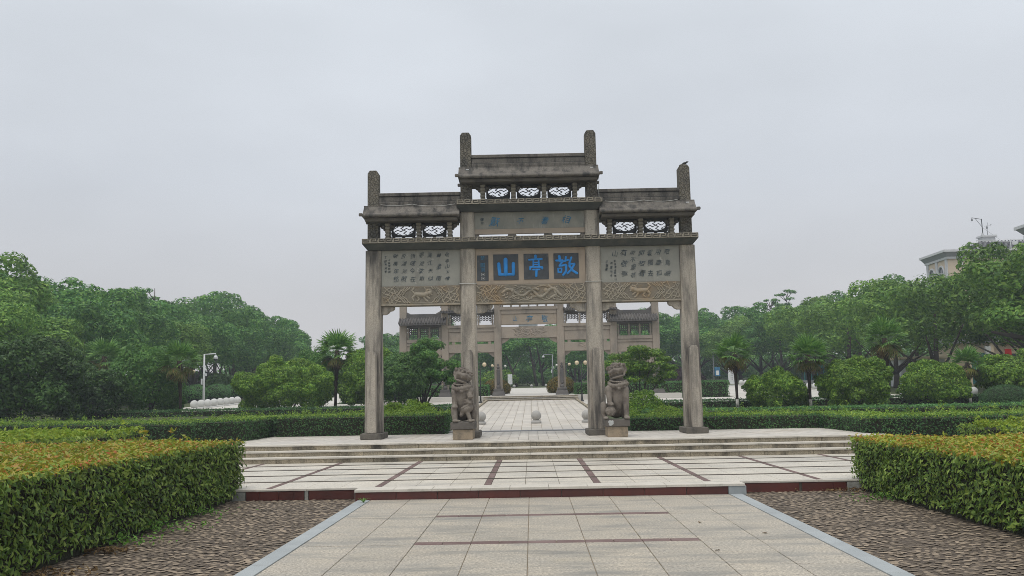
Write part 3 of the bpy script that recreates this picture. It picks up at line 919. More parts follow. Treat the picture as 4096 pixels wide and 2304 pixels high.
def lattice(cx, x0, x1, z0):
    """fret lattice in an oval opening; z0 is the cornice top below it"""
    zc, zt, zb = z0 + 0.315, z0 + 0.60, z0 + 0.11
    rx, rz, y = 0.292, 0.158, 0.035
    N = 48
    inner, outer = [], []
    for k in range(N):
        a = 2 * math.pi * (k + 0.5) / N
        c, s = math.cos(a), math.sin(a)
        inner.append((cx + rx * c, zc + rz * s))
        t = min((x1 - cx) / max(c, 1e-9) if c > 0 else (x0 - cx) / min(c, -1e-9), (zt - zc) / max(s, 1e-9) if s > 0 else (zb - zc) / min(s, -1e-9))
        outer.append((cx + t * c, zc + t * s))
    vs = [(p[0], -y, p[1]) for p in inner] + [(p[0], -y, p[1]) for p in outer] + [(p[0], y, p[1]) for p in inner] + [(p[0], y, p[1]) for p in outer]
    fs = []
    for k in range(N):
        j = (k + 1) % N
        fs += [(k, N + k, N + j, j), (2 * N + k, 2 * N + j, 3 * N + j, 3 * N + k), (k, j, 2 * N + j, 2 * N + k), (N + k, 3 * N + k, 3 * N + j, N + j)]
    p = put("lattice_panel", mesh_np("lattice_panel", vs, fs), M['gate_black'], gate)
    for s in (-1, 1):
        b = MB()
        xe = x0 if s < 0 else x1
        b.prism_y([(xe, z0 + 0.001), (xe - s * 0.05, z0 + 0.001), (xe - s * 0.105, zb - 0.001), (xe, zb - 0.001)] if s > 0 else
                  [(xe, z0 + 0.001), (xe, zb - 0.001), (xe - s * 0.105, zb - 0.001), (xe - s * 0.05, z0 + 0.001)][::-1], -y + 0.003, y - 0.003)
        b.build("lattice_foot", M['gate_black'], p)
    b = MB()
    b.frustum((cx - 0.035, cx + 0.035, -y, y), z0 + 0.001, (cx - 0.05, cx + 0.05, -y, y), zb - 0.03)
    b.box(cx - 0.045, cx + 0.045, -y + 0.01, y - 0.01, zb - 0.029, zb - 0.001)
    b.build("lattice_foot", M['gate_black'], p)
    e1, e2 = (0.082, 0.046), (-0.082, 0.046)
    def at(u, v):
        return (cx + u * e1[0] + v * e2[0], zc + u * e1[1] + v * e2[1])
    seg = [((0, -1), (0, 1)), ((-1, 0), (1, 0)), ((0, 1), (1, 1)), ((1, 0), (1, -1)), ((0, -1), (-1, -1)), ((-1, 0), (-1, 1)),
           ((1, 1), (1, 3)), ((1, -1), (3, -1)), ((-1, -1), (-1, -3)), ((-1, 1), (-3, 1)),
           ((2, 0), (2, 2)), ((2, 0), (3.4, 0)), ((0, -2), (2, -2)), ((0, -2), (0, -3.4)), ((-2, 0), (-2, -2)), ((-2, 0), (-3.4, 0)),
           ((0, 2), (-2, 2)), ((0, 2), (0, 3.4)), ((2, 2), (3, 2)), ((-2, -2), (-3, -2))]
    bars = MB()
    for i, (q0, q1) in enumerate(seg):
        a, c = at(*q0), at(*q1)
        dx, dz = c[0] - a[0], c[1] - a[1]
        # clip to the panel rectangle
        L = math.hypot(dx, dz)
        ux, uz = dx / L, dz / L
        t1 = 1.0
        for _ in range(40):
            xx, zz = a[0] + dx * t1, a[1] + dz * t1
            if ((xx - cx) / (rx + 0.03)) ** 2 + ((zz - zc) / (rz + 0.025)) ** 2 > 1:
                t1 -= 0.025
        c = (a[0] + dx * t1, a[1] + dz * t1)
        w = 0.0074
        nx, nz = -uz * w, ux * w
        yy = 0.026 - 0.0005 * i
        a = (a[0] - ux * w, a[1] - uz * w)
        bars.prism_y([(a[0] - nx, a[1] - nz), (c[0] - nx, c[1] - nz), (c[0] + nx, c[1] + nz), (a[0] + nx, a[1] + nz)], -yy, yy)
    bars.build("lattice_bars", M['gate_black'], p)

def gallery(centres, z0, zt):
    for i, cx in enumerate(centres):
        bracket(cx, z0 + 0.002, zt - 0.088, (-1, 1))
    for a, b in zip(centres[:-1], centres[1:]):
        lattice((a + b) / 2, a + 0.098, b - 0.098, z0)
gallery((-1.315, -0.440, 0.435, 1.310), 7.172, 7.765)
gallery((-4.025, -3.145, -2.265), 6.112, 6.70)
gallery((2.265, 3.145, 4.025), 6.112, 6.70)

# panels, boards and beams
GXi, GXo = INN + 0.215, OUT - 0.225
def rel(mb, parent, m=None):
    return mb.build("relief_carving", m or M['carved'], parent, smooth=True)
def strokes(mb, pts, r, y, flat=0.6):
    n0 = len(mb.v)
    for a, b in zip(pts[:-1], pts[1:]):
        mb.capsule((a[0], y, a[1]), (b[0], y, b[1]), r, n=8)
    mb.flat_y(y, flat, n0)
    return mb

def carved_beam(x0, x1, half):
    z0, z1, y = 4.24, 4.795, -0.17
    b = MB().box(x0, x1, y, -y, z0, z1).build("carved_beam", M['carved_bed'], gate, bevel=0.008)
    cx, zc, h = (x0 + x1) / 2, (z0 + z1) / 2 + 0.02, 0.225
    MB().box(x0 + 0.002, x1 - 0.002, y - 0.018, y - 0.001, z0 + 0.002, z0 + 0.05).build("beam_moulding", M['carved'], b, bevel=0.008)
    mb = MB()
    for k in range(3):                                    # nested wavy cartouche frames
        e = half + 0.07 * k
        hh = h - 0.004 * k
        for s in (-1, 1):
            pts = []
            for i in range(13):
                t = i / 12
                zz = -hh + 2 * hh * t
                xx = e - 0.22 * abs(2 * t - 1) ** 1.1 + 0.018 * math.sin(t * 6 * math.pi)
                pts.append((cx + s * xx, zc + zz))
            strokes(mb, pts, 0.020, y, 1.15)
        if k == 0:
            for sz in (-1, 1):
                strokes(mb, [(cx - half + 0.2, zc + sz * hh), (cx + half - 0.2, zc + sz * hh)], 0.011, y)
    for s in (-1, 1):                                     # interlaced diamond waves at both ends
        xe = x0 if s < 0 else x1
        xi = cx + s * (half + 0.12)
        n = int(abs(xe - xi) / 0.15)
        for i in range(-1, n + 2):
            for dr in (-1, 1):
                pts = []
                for j in range(9):
                    t = j / 8
                    xx = xi + s * (i * 0.15 + dr * (t - 0.5) * 0.42)
                    zz = zc - h + 2 * h * t + 0.035 * math.sin(t * 11 + i * 1.7)
                    xx += 0.03 * math.sin(t * 8 + i * 2.3)
                    if (x0 + 0.02 < xx < x1 - 0.02) and s * (xx - cx) > half + 0.10 - 0.2 * abs(2 * t - 1):
                        pts.append((xx, zz))
                    elif len(pts) > 1:
                        break
                if len(pts) > 1:
                    strokes(mb, pts, 0.017, y, 1.0)
            mb.ball((xi + s * i * 0.15 if x0 + 0.05 < xi + s * i * 0.15 < x1 - 0.05 else cx + s * (half + 0.2), y, zc + 0.06 * ((i % 2) * 2 - 1)), (0.028, 0.014, 0.028), 8, 6)
    rel(mb, b)
    return b, cx, zc, y

def beast(b, cx, zc, y, s):
    """running lion-dog in the cartouche, head towards side s"""
    mb = MB()
    n0 = len(mb.v)
    P = lambda x, z: (cx + s * x, y, zc + z)
    for p, q, r0, r1 in (((-0.14, 0.02), (0.10, 0.0), 0.062, 0.07), ((0.10, 0.0), (0.20, 0.05), 0.07, 0.06),
                         ((-0.16, 0.0), (-0.24, -0.08), 0.045, 0.03), ((-0.24, -0.08), (-0.20, -0.16), 0.03, 0.024),
                         ((-0.10, -0.02), (-0.05, -0.12), 0.04, 0.026), ((-0.05, -0.12), (-0.10, -0.17), 0.026, 0.022),
                         ((0.08, -0.04), (0.13, -0.14), 0.04, 0.026), ((0.13, -0.14), (0.19, -0.18), 0.026, 0.024),
                         ((0.14, -0.02), (0.24, -0.10), 0.036, 0.026), ((-0.18, 0.05), (-0.25, 0.13), 0.028, 0.022), ((-0.25, 0.13), (-0.20, 0.19), 0.024, 0.03)):
        mb.capsule(P(*p), P(*q), r0, r1, 8)
    for k in range(9):
        a = k * 0.7
        mb.ball(P(0.225 + 0.075 * math.cos(a), 0.07 + 0.075 * math.sin(a)), 0.032, 8, 6)
    mb.ball(P(0.24, 0.055), (0.07, 0.07, 0.065), 10, 8)
    mb.capsule(P(0.28, 0.02), P(0.31, 0.0), 0.03, 0.02)
    strokes(mb, [(cx + s * 0.1, zc + 0.21), (cx + s * 0.13, zc + 0.16), (cx + s * 0.18, zc + 0.15)], 0.012, y)
    mb.flat_y(y, 0.75, n0)
    rel(mb, b)

beast(*carved_beam(-GXo, -GXi, 0.52), 1)
beast(*carved_beam(GXi, GXo, 0.52), -1)
b, cx, zc, y = carved_beam(-INN + 0.215, INN - 0.215, 1.02)
mb = MB()
rr = random.Random(4)
for ph, amp, x0, x1, r, dz in ((0.0, 0.10, -0.80, 0.20, 0.032, 0.02), (1.6, 0.12, -0.05, 0.85, 0.036, 0.0), (2.4, 0.05, -0.75, 0.1, 0.016, 0.13),
                               (0.6, 0.06, -0.5, 0.3, 0.016, -0.13), (3.0, 0.05, -0.2, 0.75, 0.015, 0.15), (1.0, 0.05, 0.1, 0.85, 0.016, -0.15), (4.0, 0.03, -0.7, -0.1, 0.014, -0.17)):
    pts = [(cx + x0 + (x1 - x0) * i / 14, zc + dz + amp * math.sin(ph + i * 0.62)) for i in range(15)]
    strokes(mb, pts, r * 1.2, y, 0.9)
for k in range(34):
    x, z = cx + rr.uniform(-0.8, 0.82), zc + rr.uniform(-0.17, 0.17)
    a = rr.uniform(0, 6.28)
    pts = [(x + 0.045 * t * math.cos(a + t * 1.1), z + 0.04 * t * math.sin(a + t * 1.1)) for t in (0.2, 0.6, 1.0, 1.5)]
    strokes(mb, pts, rr.uniform(0.014, 0.022), y, 1.1)
mb.ball((cx + 0.42, y, zc + 0.06), (0.075, 0.045, 0.07), 12, 8)
mb.ball((cx - 0.52, y, zc + 0.08), (0.06, 0.04, 0.06), 12, 8)
strokes(mb, [(cx + 0.5, zc + 0.19), (cx + 0.66, zc + 0.08), (cx + 0.70, zc - 0.06), (cx + 0.56, zc - 0.14)], 0.04, y, 0.7)
rel(mb, b)

def queti(x, s, L):
    MB().prism_y([(x, 4.238), (x + s * L, 4.238), (x + s * L, 4.17), (x + s * (L - 0.05), 4.12), (x + s * (L - 0.13), 4.105),
                  (x + s * (L - 0.17), 4.05), (x + s * (L - 0.25), 4.01), (x, 4.01)][::(-1 if s > 0 else 1)], -0.09, 0.09).build("beam_bracket", M['gate'], gate, bevel=0.01)
for x, s, L in ((-GXo, 1, 0.36), (-GXi, -1, 0.36), (-INN + 0.24, 1, 0.44), (INN - 0.24, -1, 0.44), (GXi, 1, 0.36), (GXo, -1, 0.36)):
    queti(x, s, L)

rfl = random.Random(21)
def text_mesh(chars, m, parent, y, shear=0.18, fat=-0.004, flow=0.0):
    """chars: [(character, x, z, size)] cut into flat raised lettering facing the viewer"""
    V, F, n = [], [], 0
    dg = bpy.context.evaluated_depsgraph_get()
    for ch, x, z, s in chars:
        c = bpy.data.curves.new("letter", 'FONT')
        c.body = ch
        c.size = s
        c.align_x = 'CENTER'
        c.align_y = 'CENTER'
        c.extrude = 0.006
        c.offset = fat * s
        c.shear = shear
        c.resolution_u = 2
        o = bpy.data.objects.new("letter", c)
        COL.objects.link(o)
        dg.update()
        me = bpy.data.meshes.new_from_object(o.evaluated_get(dg))
        co = np.array([v.co[:] for v in me.vertices])
        if len(co):
            ctr = (co.max(0) + co.min(0)) / 2
            co = co - ctr
            if flow:      # brush-written look: each character leans, sways and stretches a little differently
                a_ = rfl.uniform(-0.16, 0.16)
                u_, w_ = co[:, 0] / s, co[:, 1] / s
                u2 = u_ * math.cos(a_) - w_ * math.sin(a_) + flow * 0.10 * np.sin(w_ * 5.5 + rfl.uniform(0, 6.28))
                w2 = (u_ * math.sin(a_) + w_ * math.cos(a_)) * rfl.uniform(0.85, 1.2) + flow * 0.08 * np.sin(u_ * 5.0 + rfl.uniform(0, 6.28))
                k_ = rfl.uniform(0.78, 1.02)
                co = np.stack([u2 * s * k_ + rfl.uniform(-0.012, 0.012), w2 * s * k_ + rfl.uniform(-0.012, 0.012), co[:, 2]], 1)
            V.append(np.stack([x + co[:, 0], y - co[:, 2], z + co[:, 1]], 1))
            F += [tuple(i + n for i in p.vertices) for p in me.polygons]
            n += len(co)
        bpy.data.objects.remove(o)
        bpy.data.curves.remove(c)
        bpy.data.meshes.remove(me)
    return put("inscription", mesh_np("inscription", np.concatenate(V), F), m, parent)

# side panels with the two poems
pl = MB().box(-GXo, -GXi, -0.125, 0.125, 4.797, 5.82).build("poem_panel", M['panel'], gate, bevel=0.004, label="left grey poem panel with eight columns of faded dark writing")
cs = []
for k, col in enumerate(("敬亭山下橹", "聲柔雨", "灑江天似", "夢遊李謝", "詩魂今在", "否湖光照", "破萬年愁")):
    nn = len(col)
    for j, ch in enumerate(col):
        cs.append((ch, -2.345 - 0.243 * k, 5.665 - (0.66 * j / (nn - 1 if nn > 1 else 1)), 0.165 if nn < 5 else 0.145))
for j, ch in enumerate("江南陳毅詩"):
    cs.append((ch, -3.985, 5.55 - 0.085 * j, 0.07))
for j, ch in enumerate("丁卯夏月書"):
    cs.append((ch, -4.075, 5.62 - 0.10 * j, 0.075))
text_mesh(cs, M['ink'], pl, -0.130, 0.25, -0.012, 0.6)
pr = MB().box(GXi, GXo, -0.125, 0.125, 4.797, 5.82).build("poem_panel", M['panel'], gate, bevel=0.004, label="right grey poem panel with dark running script")
cs = []
for k, col in enumerate(("眾鳥高", "飛盡孤", "雲獨去", "閒相看", "兩不厭祇", "有敬亭", "山")):
    for j, ch in enumerate(col):
        cs.append((ch, 3.86 - 0.243 * k, 5.62 - (0.29 if len(col) == 3 else 0.21) * j, 0.205 if len(col) < 4 else 0.17))
for j, ch in enumerate("李白獨坐敬亭山"):
    cs.append((ch, 2.385, 5.40 - 0.085 * j, 0.072))
for j, ch in enumerate("丙寅仲冬"):
    cs.append((ch, 2.28, 5.33 - 0.115 * j, 0.085))
for j, ch in enumerate("王慧書"):
    cs.append((ch, 2.15, 5.38 - 0.11 * j, 0.09))
text_mesh(cs, M['ink'], pr, -0.130, 0.25, -0.012, 0.6)

# name board
board = MB().box(-INN + 0.215, INN - 0.215, -0.13, 0.13, 4.797, 5.82).build("name_board", M['peach'], gate, bevel=0.004)
def tablet(x0, x1, z0, z1, lab):
    return MB().box(x0, x1, -0.146, -0.131, z0, z1).build("dark_tablet", M['slate'], board, bevel=0.004, label=lab)
# stroke outlines read off the board: pixel grid 5.152 per source pixel
def grid(x, y):
    return ((x - 1275.0) / 735.0 - 0.005, 5.645 - (y - 290.0) / 706.0)
def big_char(tab, polys):
    mb = MB()
    for pts, w in polys:
        q = [grid(*p) for p in pts]
        n0 = len(mb.v)
        for a, c in zip(q[:-1], q[1:]):
            mb.capsule((a[0], -0.147, a[1]), (c[0], -0.147, c[1]), w / 735.0 / 2 * 1.18, n=12)
        mb.flat_y(-0.147, 0.45, n0)
    mb.build("blue_character", M['blue'], tab, smooth=True)
tb = tablet(*[grid(510, 0)[0], grid(1030, 0)[0]], grid(0, 805)[1], grid(0, 287)[1], "dark tablet with the blue character for mountain")
big_char(tb, [([(765, 395), (765, 690)], 74), ([(622, 480), (642, 690)], 62), ([(640, 693), (925, 693)], 46), ([(925, 475), (922, 690)], 60)])
tb = tablet(*[grid(1140, 0)[0], grid(1655, 0)[0]], grid(0, 800)[1], grid(0, 287)[1], "dark tablet with the blue character for pavilion")
big_char(tb, [([(1388, 330), (1388, 385)], 50), ([(1252, 405), (1515, 395)], 36), ([(1340, 425), (1335, 535)], 30), ([(1452, 420), (1455, 535)], 32), ([(1350, 465), (1445, 465)], 26),
              ([(1340, 505), (1450, 505)], 22), ([(1272, 552), (1525, 560)], 34), ([(1272, 560), (1270, 600)], 34), ([(1525, 560), (1522, 588)], 34), ([(1330, 606), (1465, 606)], 30), ([(1402, 612), (1395, 735)], 44)])
tb = tablet(*[grid(1760, 0)[0], grid(2280, 0)[0]], grid(0, 795)[1], grid(0, 287)[1], "dark tablet with the blue character for respect")
big_char(tb, [([(1880, 355), (1892, 440)], 56), ([(1815, 432), (1945, 432)], 38), ([(2015, 365), (2005, 445)], 38), ([(1962, 452), (2062, 425)], 34), ([(1932, 470), (1882, 528)], 36), ([(1880, 545), (2005, 520)], 36),
              ([(2018, 528), (2012, 655), (1955, 722)], 42), ([(1848, 592), (1922, 592)], 28), ([(1922, 592), (1918, 668)], 28), ([(1918, 668), (1852, 668)], 28), ([(1852, 668), (1848, 592)], 28),
              ([(2128, 375), (2085, 495)], 38), ([(2085, 512), (2190, 500)], 32), ([(2190, 512), (2130, 612), (2045, 692)], 38), ([(2085, 540), (2150, 640), (2238, 695)], 44)])
tb = tablet(*[grid(172, 0)[0], grid(408, 0)[0]], grid(0, 813)[1], grid(0, 300)[1], "narrow dark tablet with small blue signature characters and two pale seals")
text_mesh([(ch, grid(290, 0)[0], grid(0, yy)[1], s) for ch, yy, s in (("楚", 355, 0.13), ("圖", 500, 0.14), ("南", 595, 0.13))], M['blue_faded'], tb, -0.152, 0.0)
mb = MB()
for yy in (685, 765):
    x, z = grid(298, yy)
    t = 0.009
    for (a, c, d, e) in ((x - .042, x + .042, z + .036, z + .036 + t), (x - .042, x + .042, z - .036 - t, z - .036), (x - .042 - t, x - .042, z - .036 - t, z + .036 + t), (x + .042, x + .042 + t, z - .036 - t, z + .036 + t),
                         (x - .02, x + .02, z - .015, z + .015)):
        mb.box(a, c, -0.152, -0.147, d, e)
mb.build("seal_mark", M['seal'], tb)

# upper panel
up = MB().box(-INN + 0.2, INN - 0.2, -0.11, 0.11, 6.385, 6.87).build("upper_panel", M['panel_up'], gate, bevel=0.004)
MB().box(-INN + 0.2, INN - 0.2, -0.125, -0.04, 6.238, 6.382).build("lower_board", M['peach'], gate, bevel=0.004)
for a, c in ((-1.56, -1.42), (-0.63, -0.37), (0.39, 0.65), (1.42, 1.56)):
    MB().frustum((a - 0.02, c + 0.02, -0.12, -0.045), 6.114, (a + 0.02, c - 0.02, -0.12, -0.045), 6.236).build("board_foot", M['gate_dark'], gate, bevel=0.005)
text_mesh([("相", 1.045, 6.63, 0.26), ("看", 0.44, 6.61, 0.25), ("不", -0.245, 6.60, 0.22), ("厭", -0.99, 6.60, 0.29)], M['blue_faded'], up, -0.115, 0.3, 0.0, 0.6)
text_mesh([("肇", -1.345, 6.66, 0.11), ("平", -1.345, 6.54, 0.10)], M['ink'], up, -0.115, 0.1)

# cable loops round the two inner columns and slack cable along the side roofs
def cable(name, label, pts, r=0.011, group=None):
    mb = MB().tube(pts, r, 6)
    o = mb.build(name, M['cable'], smooth=True)
    tag(o, label, "cable", group)
    o.matrix_world = Matrix.Translation((GX, GY, 0)) @ Matrix.Rotation(GYAW, 4, 'Z')
    return o
for cx, lab in ((-INN, "pale cable tied round the gateway column left of the blue characters"), (INN, "pale cable tied round the gateway column right of the blue characters")):
    a = 0.238
    pts = []
    for k in range(17):
        t = 2 * math.pi * k / 16
        x, yy = math.cos(t), math.sin(t)
        m_ = max(abs(x), abs(yy))
        pts.append((cx + a * x / m_ * 0.98, a * yy / m_ * 0.98, 4.835 + 0.012 * math.sin(t)))
    cable("cable", lab, pts)
def swag(x0, x1, z, dip, y):
    return [(x0 + (x1 - x0) * i / 12, y, z - dip * 4 * (i / 12) * (1 - i / 12)) for i in range(13)]
cable("cable", "thin slack cable along the left side roof of the near gateway", swag(-4.2, -3.3, 7.12, 0.03, -0.25) + swag(-3.25, -2.1, 7.10, 0.05, -0.27), 0.007)
cable("cable", "thin slack cable along the right side roof of the near gateway", swag(2.15, 3.2, 7.10, 0.04, -0.27) + swag(3.25, 4.2, 7.11, 0.05, -0.25), 0.007)
cable("cable", "short pale cable hanging beside the post right of the middle roof", [(1.97, -0.18, 8.05), (2.0, -0.2, 7.7), (1.98, -0.19, 7.4), (1.99, -0.2, 7.2)], 0.008)

# little floodlights on the posts
fl = thing("floodlight", "small grey floodlight on the outer left post of the near gateway", "floodlight", (GX - 4.38, GY - 0.23, 7.0), 0, "floodlights on the gateway posts")
MB().box(-0.055, 0.055, -0.05, 0.03, -0.03, 0.035).build("lamp_housing", M['black_metal'], fl, bevel=0.006)
MB().box(-0.045, 0.045, -0.054, -0.051, -0.022, 0.028).build("lamp_glass", M['white_metal'], fl)
MB().box(-0.02, 0.02, 0.031, 0.08, -0.02, 0.02).build("mount", M['black_metal'], fl)
for dx, z, lab in ((-1.73, 8.06, "small grey floodlight on the inner left post beside the middle roof"), (1.80, 8.06, "small grey floodlight on the inner right post beside the middle roof"), (4.47, 7.0, "small grey floodlight on the outer right post of the near gateway")):
    copy_tree(fl, lab, (GX + dx, GY - 0.23 + GYAW * dx, z))

# bird on the far right post
bd = MB().ball((0, 0, 0.045), (0.075, 0.035, 0.038), 12, 8, (0, -0.35, 0)).ball((0.075, 0, 0.085), 0.026, 10, 8)
bd.capsule((-0.05, 0, 0.03), (-0.15, 0, -0.012), 0.018, 0.010).capsule((0.095, 0, 0.09), (0.122, 0, 0.097), 0.008, 0.003)
bd.capsule((0.0, 0.012, 0.03), (0.005, 0.012, -0.02), 0.005).capsule((0.0, -0.012, 0.03), (0.005, -0.012, -0.02), 0.005)
bo = bd.build("bird", M['black_metal'], smooth=True)
tag(bo, "small dark bird perched on the far right gateway post", "bird")
bo.location = (GX + OUT + 0.05, GY + 0.07, 8.16)

# ================================================================ guardian lions
def remeshed(mb, name, voxel, m, smooth_it=2):
    me = mb.mesh(name + "_raw")
    o = bpy.data.objects.new(name + "_raw", me)
    COL.objects.link(o)
    r = o.modifiers.new("r", 'REMESH')
    r.mode = 'VOXEL'
    r.voxel_size = voxel
    if smooth_it:
        s = o.modifiers.new("s", 'SMOOTH')
        s.iterations = smooth_it
        s.factor = 0.5
    dg = bpy.context.evaluated_depsgraph_get()
    out = bpy.data.meshes.new_from_object(o.evaluated_get(dg))
    out.name = name
    out.materials.clear()
    out.materials.append(m)
    out.polygons.foreach_set("use_smooth", np.ones(len(out.polygons), dtype=bool))
    bpy.data.objects.remove(o)
    bpy.data.meshes.remove(me)
    return out

def plinth(root, patch):
    MB().box(-0.262, 0.262, 0.03, 0.86, 0, 0.265).build("plinth_block", M['plinth_tan'], root, bevel=0.012)
    b = MB().box(-0.315, 0.315, -0.01, 0.90, 0.267, 0.452).build("plinth_slab", M['plinth_dark'], root, bevel=0.014)
    if patch:
        mb = MB()
        for x, z, r in ((-0.20, 0.39, 0.05), (-0.16, 0.36, 0.055), (-0.19, 0.33, 0.045), (-0.14, 0.40, 0.035)):
            mb.ball((x, -0.011, z), (r, 0.004, r * 0.9), 10, 6)
        mb.build("bare_patch", M['seal'], b)

def lion(which):
    """seated stone lion, about 1.4 m tall; x to the viewer's right, y away; feet at z = 0"""
    L = MB()
    C = lambda p, q, a, b=None: L.capsule(p, q, a, b, 12)
    B = lambda c, r, rot=None: L.ball(c, r, 16, 12, rot)
    if which == 0:
        # trunk leaning back on the haunches
        C((-0.02, 0.30, 0.78), (-0.02, 0.42, 0.34), 0.215, 0.235)
        B((-0.02, 0.25, 0.62), (0.17, 0.15, 0.30))
        B((-0.02, 0.52, 0.30), (0.27, 0.26, 0.28))
        # shoulders, left fore leg with paw, left hind foot
        B((-0.19, 0.26, 0.80), (0.12, 0.13, 0.15))
        C((-0.215, 0.20, 0.78), (-0.205, 0.13, 0.45), 0.085, 0.072)
        B((-0.20, 0.10, 0.40), (0.085, 0.09, 0.06))
        for k in range(4):
            B((-0.255 + 0.036 * k, 0.035, 0.385), (0.021, 0.04, 0.028))
        C((-0.225, 0.14, 0.36), (-0.20, 0.10, 0.07), 0.085, 0.07)
        B((-0.21, 0.42, 0.24), (0.12, 0.22, 0.22))
        B((-0.19, 0.07, 0.035), (0.085, 0.11, 0.045))
        for k in range(4):
            B((-0.235 + 0.036 * k, -0.005, 0.03), (0.02, 0.04, 0.028))
        # right fore leg raised over a cub
        B((0.17, 0.24, 0.80), (0.12, 0.13, 0.14))
        C((0.17, 0.20, 0.76), (0.20, 0.08, 0.66), 0.085, 0.07)
        B((0.215, 0.05, 0.66), (0.075, 0.075, 0.06))
        for k in range(4):
            B((0.165 + 0.033 * k, 0.0, 0.645), (0.019, 0.032, 0.026))
        # cub
        B((0.12, 0.16, 0.34), (0.17, 0.15, 0.12), (0, -0.5, 0))
        B((0.17, 0.10, 0.52), (0.085, 0.09, 0.085))
        B((0.19, 0.035, 0.50), (0.05, 0.05, 0.04))
        for k in range(7):
            a = k * 0.9
            B((0.165 + 0.085 * math.cos(a), 0.12, 0.53 + 0.085 * math.sin(a)), 0.032)
        C((0.12, 0.10, 0.28), (0.20, 0.06, 0.05), 0.06, 0.048)
        B((0.205, 0.03, 0.03), (0.06, 0.08, 0.036))
        C((0.0, 0.14, 0.26), (-0.04, 0.12, 0.18), 0.06, 0.05)
        for k in range(12):
            B((-0.02 + 0.045 * (k % 5), 0.05 + 0.02 * (k // 5), 0.36 - 0.05 * (k // 5) + 0.02 * (k % 5)), 0.028)
        C((0.26, 0.30, 0.42), (0.28, 0.34, 0.10), 0.07, 0.05)
        B((0.26, 0.42, 0.2), (0.10, 0.2, 0.2))
        B((0.275, 0.10, 0.035), (0.05, 0.10, 0.04))
        hx, hz, yaw, tilt = 0.01, 1.19, 0.42, 0.34
    else:
        C((0.06, 0.30, 0.78), (0.03, 0.42, 0.34), 0.215, 0.235)
        B((0.05, 0.25, 0.58), (0.17, 0.15, 0.34))
        B((0.02, 0.52, 0.30), (0.27, 0.26, 0.28))
        B((0.22, 0.26, 0.78), (0.12, 0.13, 0.15))
        C((0.245, 0.18, 0.76), (0.245, 0.11, 0.10), 0.088, 0.068)
        B((0.245, 0.07, 0.045), (0.085, 0.11, 0.055))
        for k in range(4):
            B((0.195 + 0.035 * k, -0.005, 0.035), (0.020, 0.042, 0.032))
        B((-0.17, 0.25, 0.74), (0.13, 0.14, 0.16))
        C((-0.19, 0.20, 0.70), (-0.185, 0.13, 0.46), 0.088, 0.066)
        B((-0.165, 0.10, 0.40), (0.085, 0.085, 0.055))
        for k in range(4):
            B((-0.215 + 0.036 * k, 0.045, 0.385), (0.021, 0.04, 0.028))
        # ball under the paw
        B((-0.165, 0.13, 0.21), 0.138)
        for a in range(6):
            C((-0.165 + 0.13 * math.cos(a), 0.13 - 0.05, 0.21 + 0.10 * math.sin(a)), (-0.165 + 0.10 * math.cos(a + 1), 0.03, 0.21 + 0.09 * math.sin(a + 1)), 0.018)
        B((-0.31, 0.40, 0.26), (0.10, 0.2, 0.2))
        C((-0.33, 0.42, 0.38), (-0.31, 0.30, 0.08), 0.08, 0.06)
        B((-0.29, 0.10, 0.04), (0.075, 0.11, 0.045))
        for k in range(3):
            B((-0.33 + 0.035 * k, 0.01, 0.03), (0.02, 0.04, 0.028))
        B((0.20, 0.46, 0.22), (0.13, 0.2, 0.2))
        hx, hz, yaw, tilt = 0.035, 1.24, -0.42, -0.24
    # collar of scallops and bell
    sx = -0.02 if which == 0 else 0.07
    for k in range(11):
        t = math.radians(-100 + 20 * k)
        B((sx + 0.225 * math.sin(t), 0.27 - 0.20 * math.cos(t), 0.93 + 0.02 * math.sin(2 * t) - 0.05 * math.cos(t)), (0.062, 0.05, 0.055))
    for k in range(15):
        t = math.radians(-105 + 15 * k)
        B((sx + 0.205 * math.sin(t), 0.28 - 0.19 * math.cos(t), 1.01 - 0.04 * math.cos(t)), (0.036, 0.04, 0.024))
    C((sx - 0.16, 0.10, 0.845), (sx, 0.065, 0.815), 0.024)
    C((sx + 0.16, 0.10, 0.845), (sx, 0.065, 0.815), 0.024)
    B((sx, 0.055, 0.795), (0.045, 0.04, 0.05))
    C((sx, 0.40, 1.05), (sx, 0.50, 0.70), 0.16, 0.18)
    # head, built facing the viewer, then turned and tilted
    n0 = len(L.v)
    B((0, 0.04, 0.03), (0.235, 0.21, 0.185))
    B((0, -0.10, 0.015), (0.205, 0.13, 0.075))          # upper muzzle
    B((0, -0.185, 0.045), (0.075, 0.06, 0.045))         # nose
    B((-0.05, -0.20, 0.03), 0.03)
    B((0.05, -0.20, 0.03), 0.03)
    B((0, -0.06, -0.145), (0.19, 0.14, 0.038))          # lower jaw
    C((-0.19, -0.05, -0.13), (-0.215, 0.05, -0.02), 0.03)
    C((0.19, -0.05, -0.13), (0.215, 0.05, -0.02), 0.03)
    for s in (-1, 1):
        B((s * 0.105, -0.145, 0.10), (0.042, 0.035, 0.036))     # eye
        C((s * 0.05, -0.15, 0.145), (s * 0.185, -0.10, 0.165), 0.036, 0.028)   # brow
        B((s * 0.15, -0.14, 0.02), (0.055, 0.05, 0.045))
        B((s * 0.235, 0.02, 0.12), (0.04, 0.07, 0.055), (0, s * 0.5, 0))   # ear
        C((s * 0.09, -0.19, -0.035), (s * 0.09, -0.185, -0.085), 0.016, 0.008)
    rk = random.Random(8 + which)
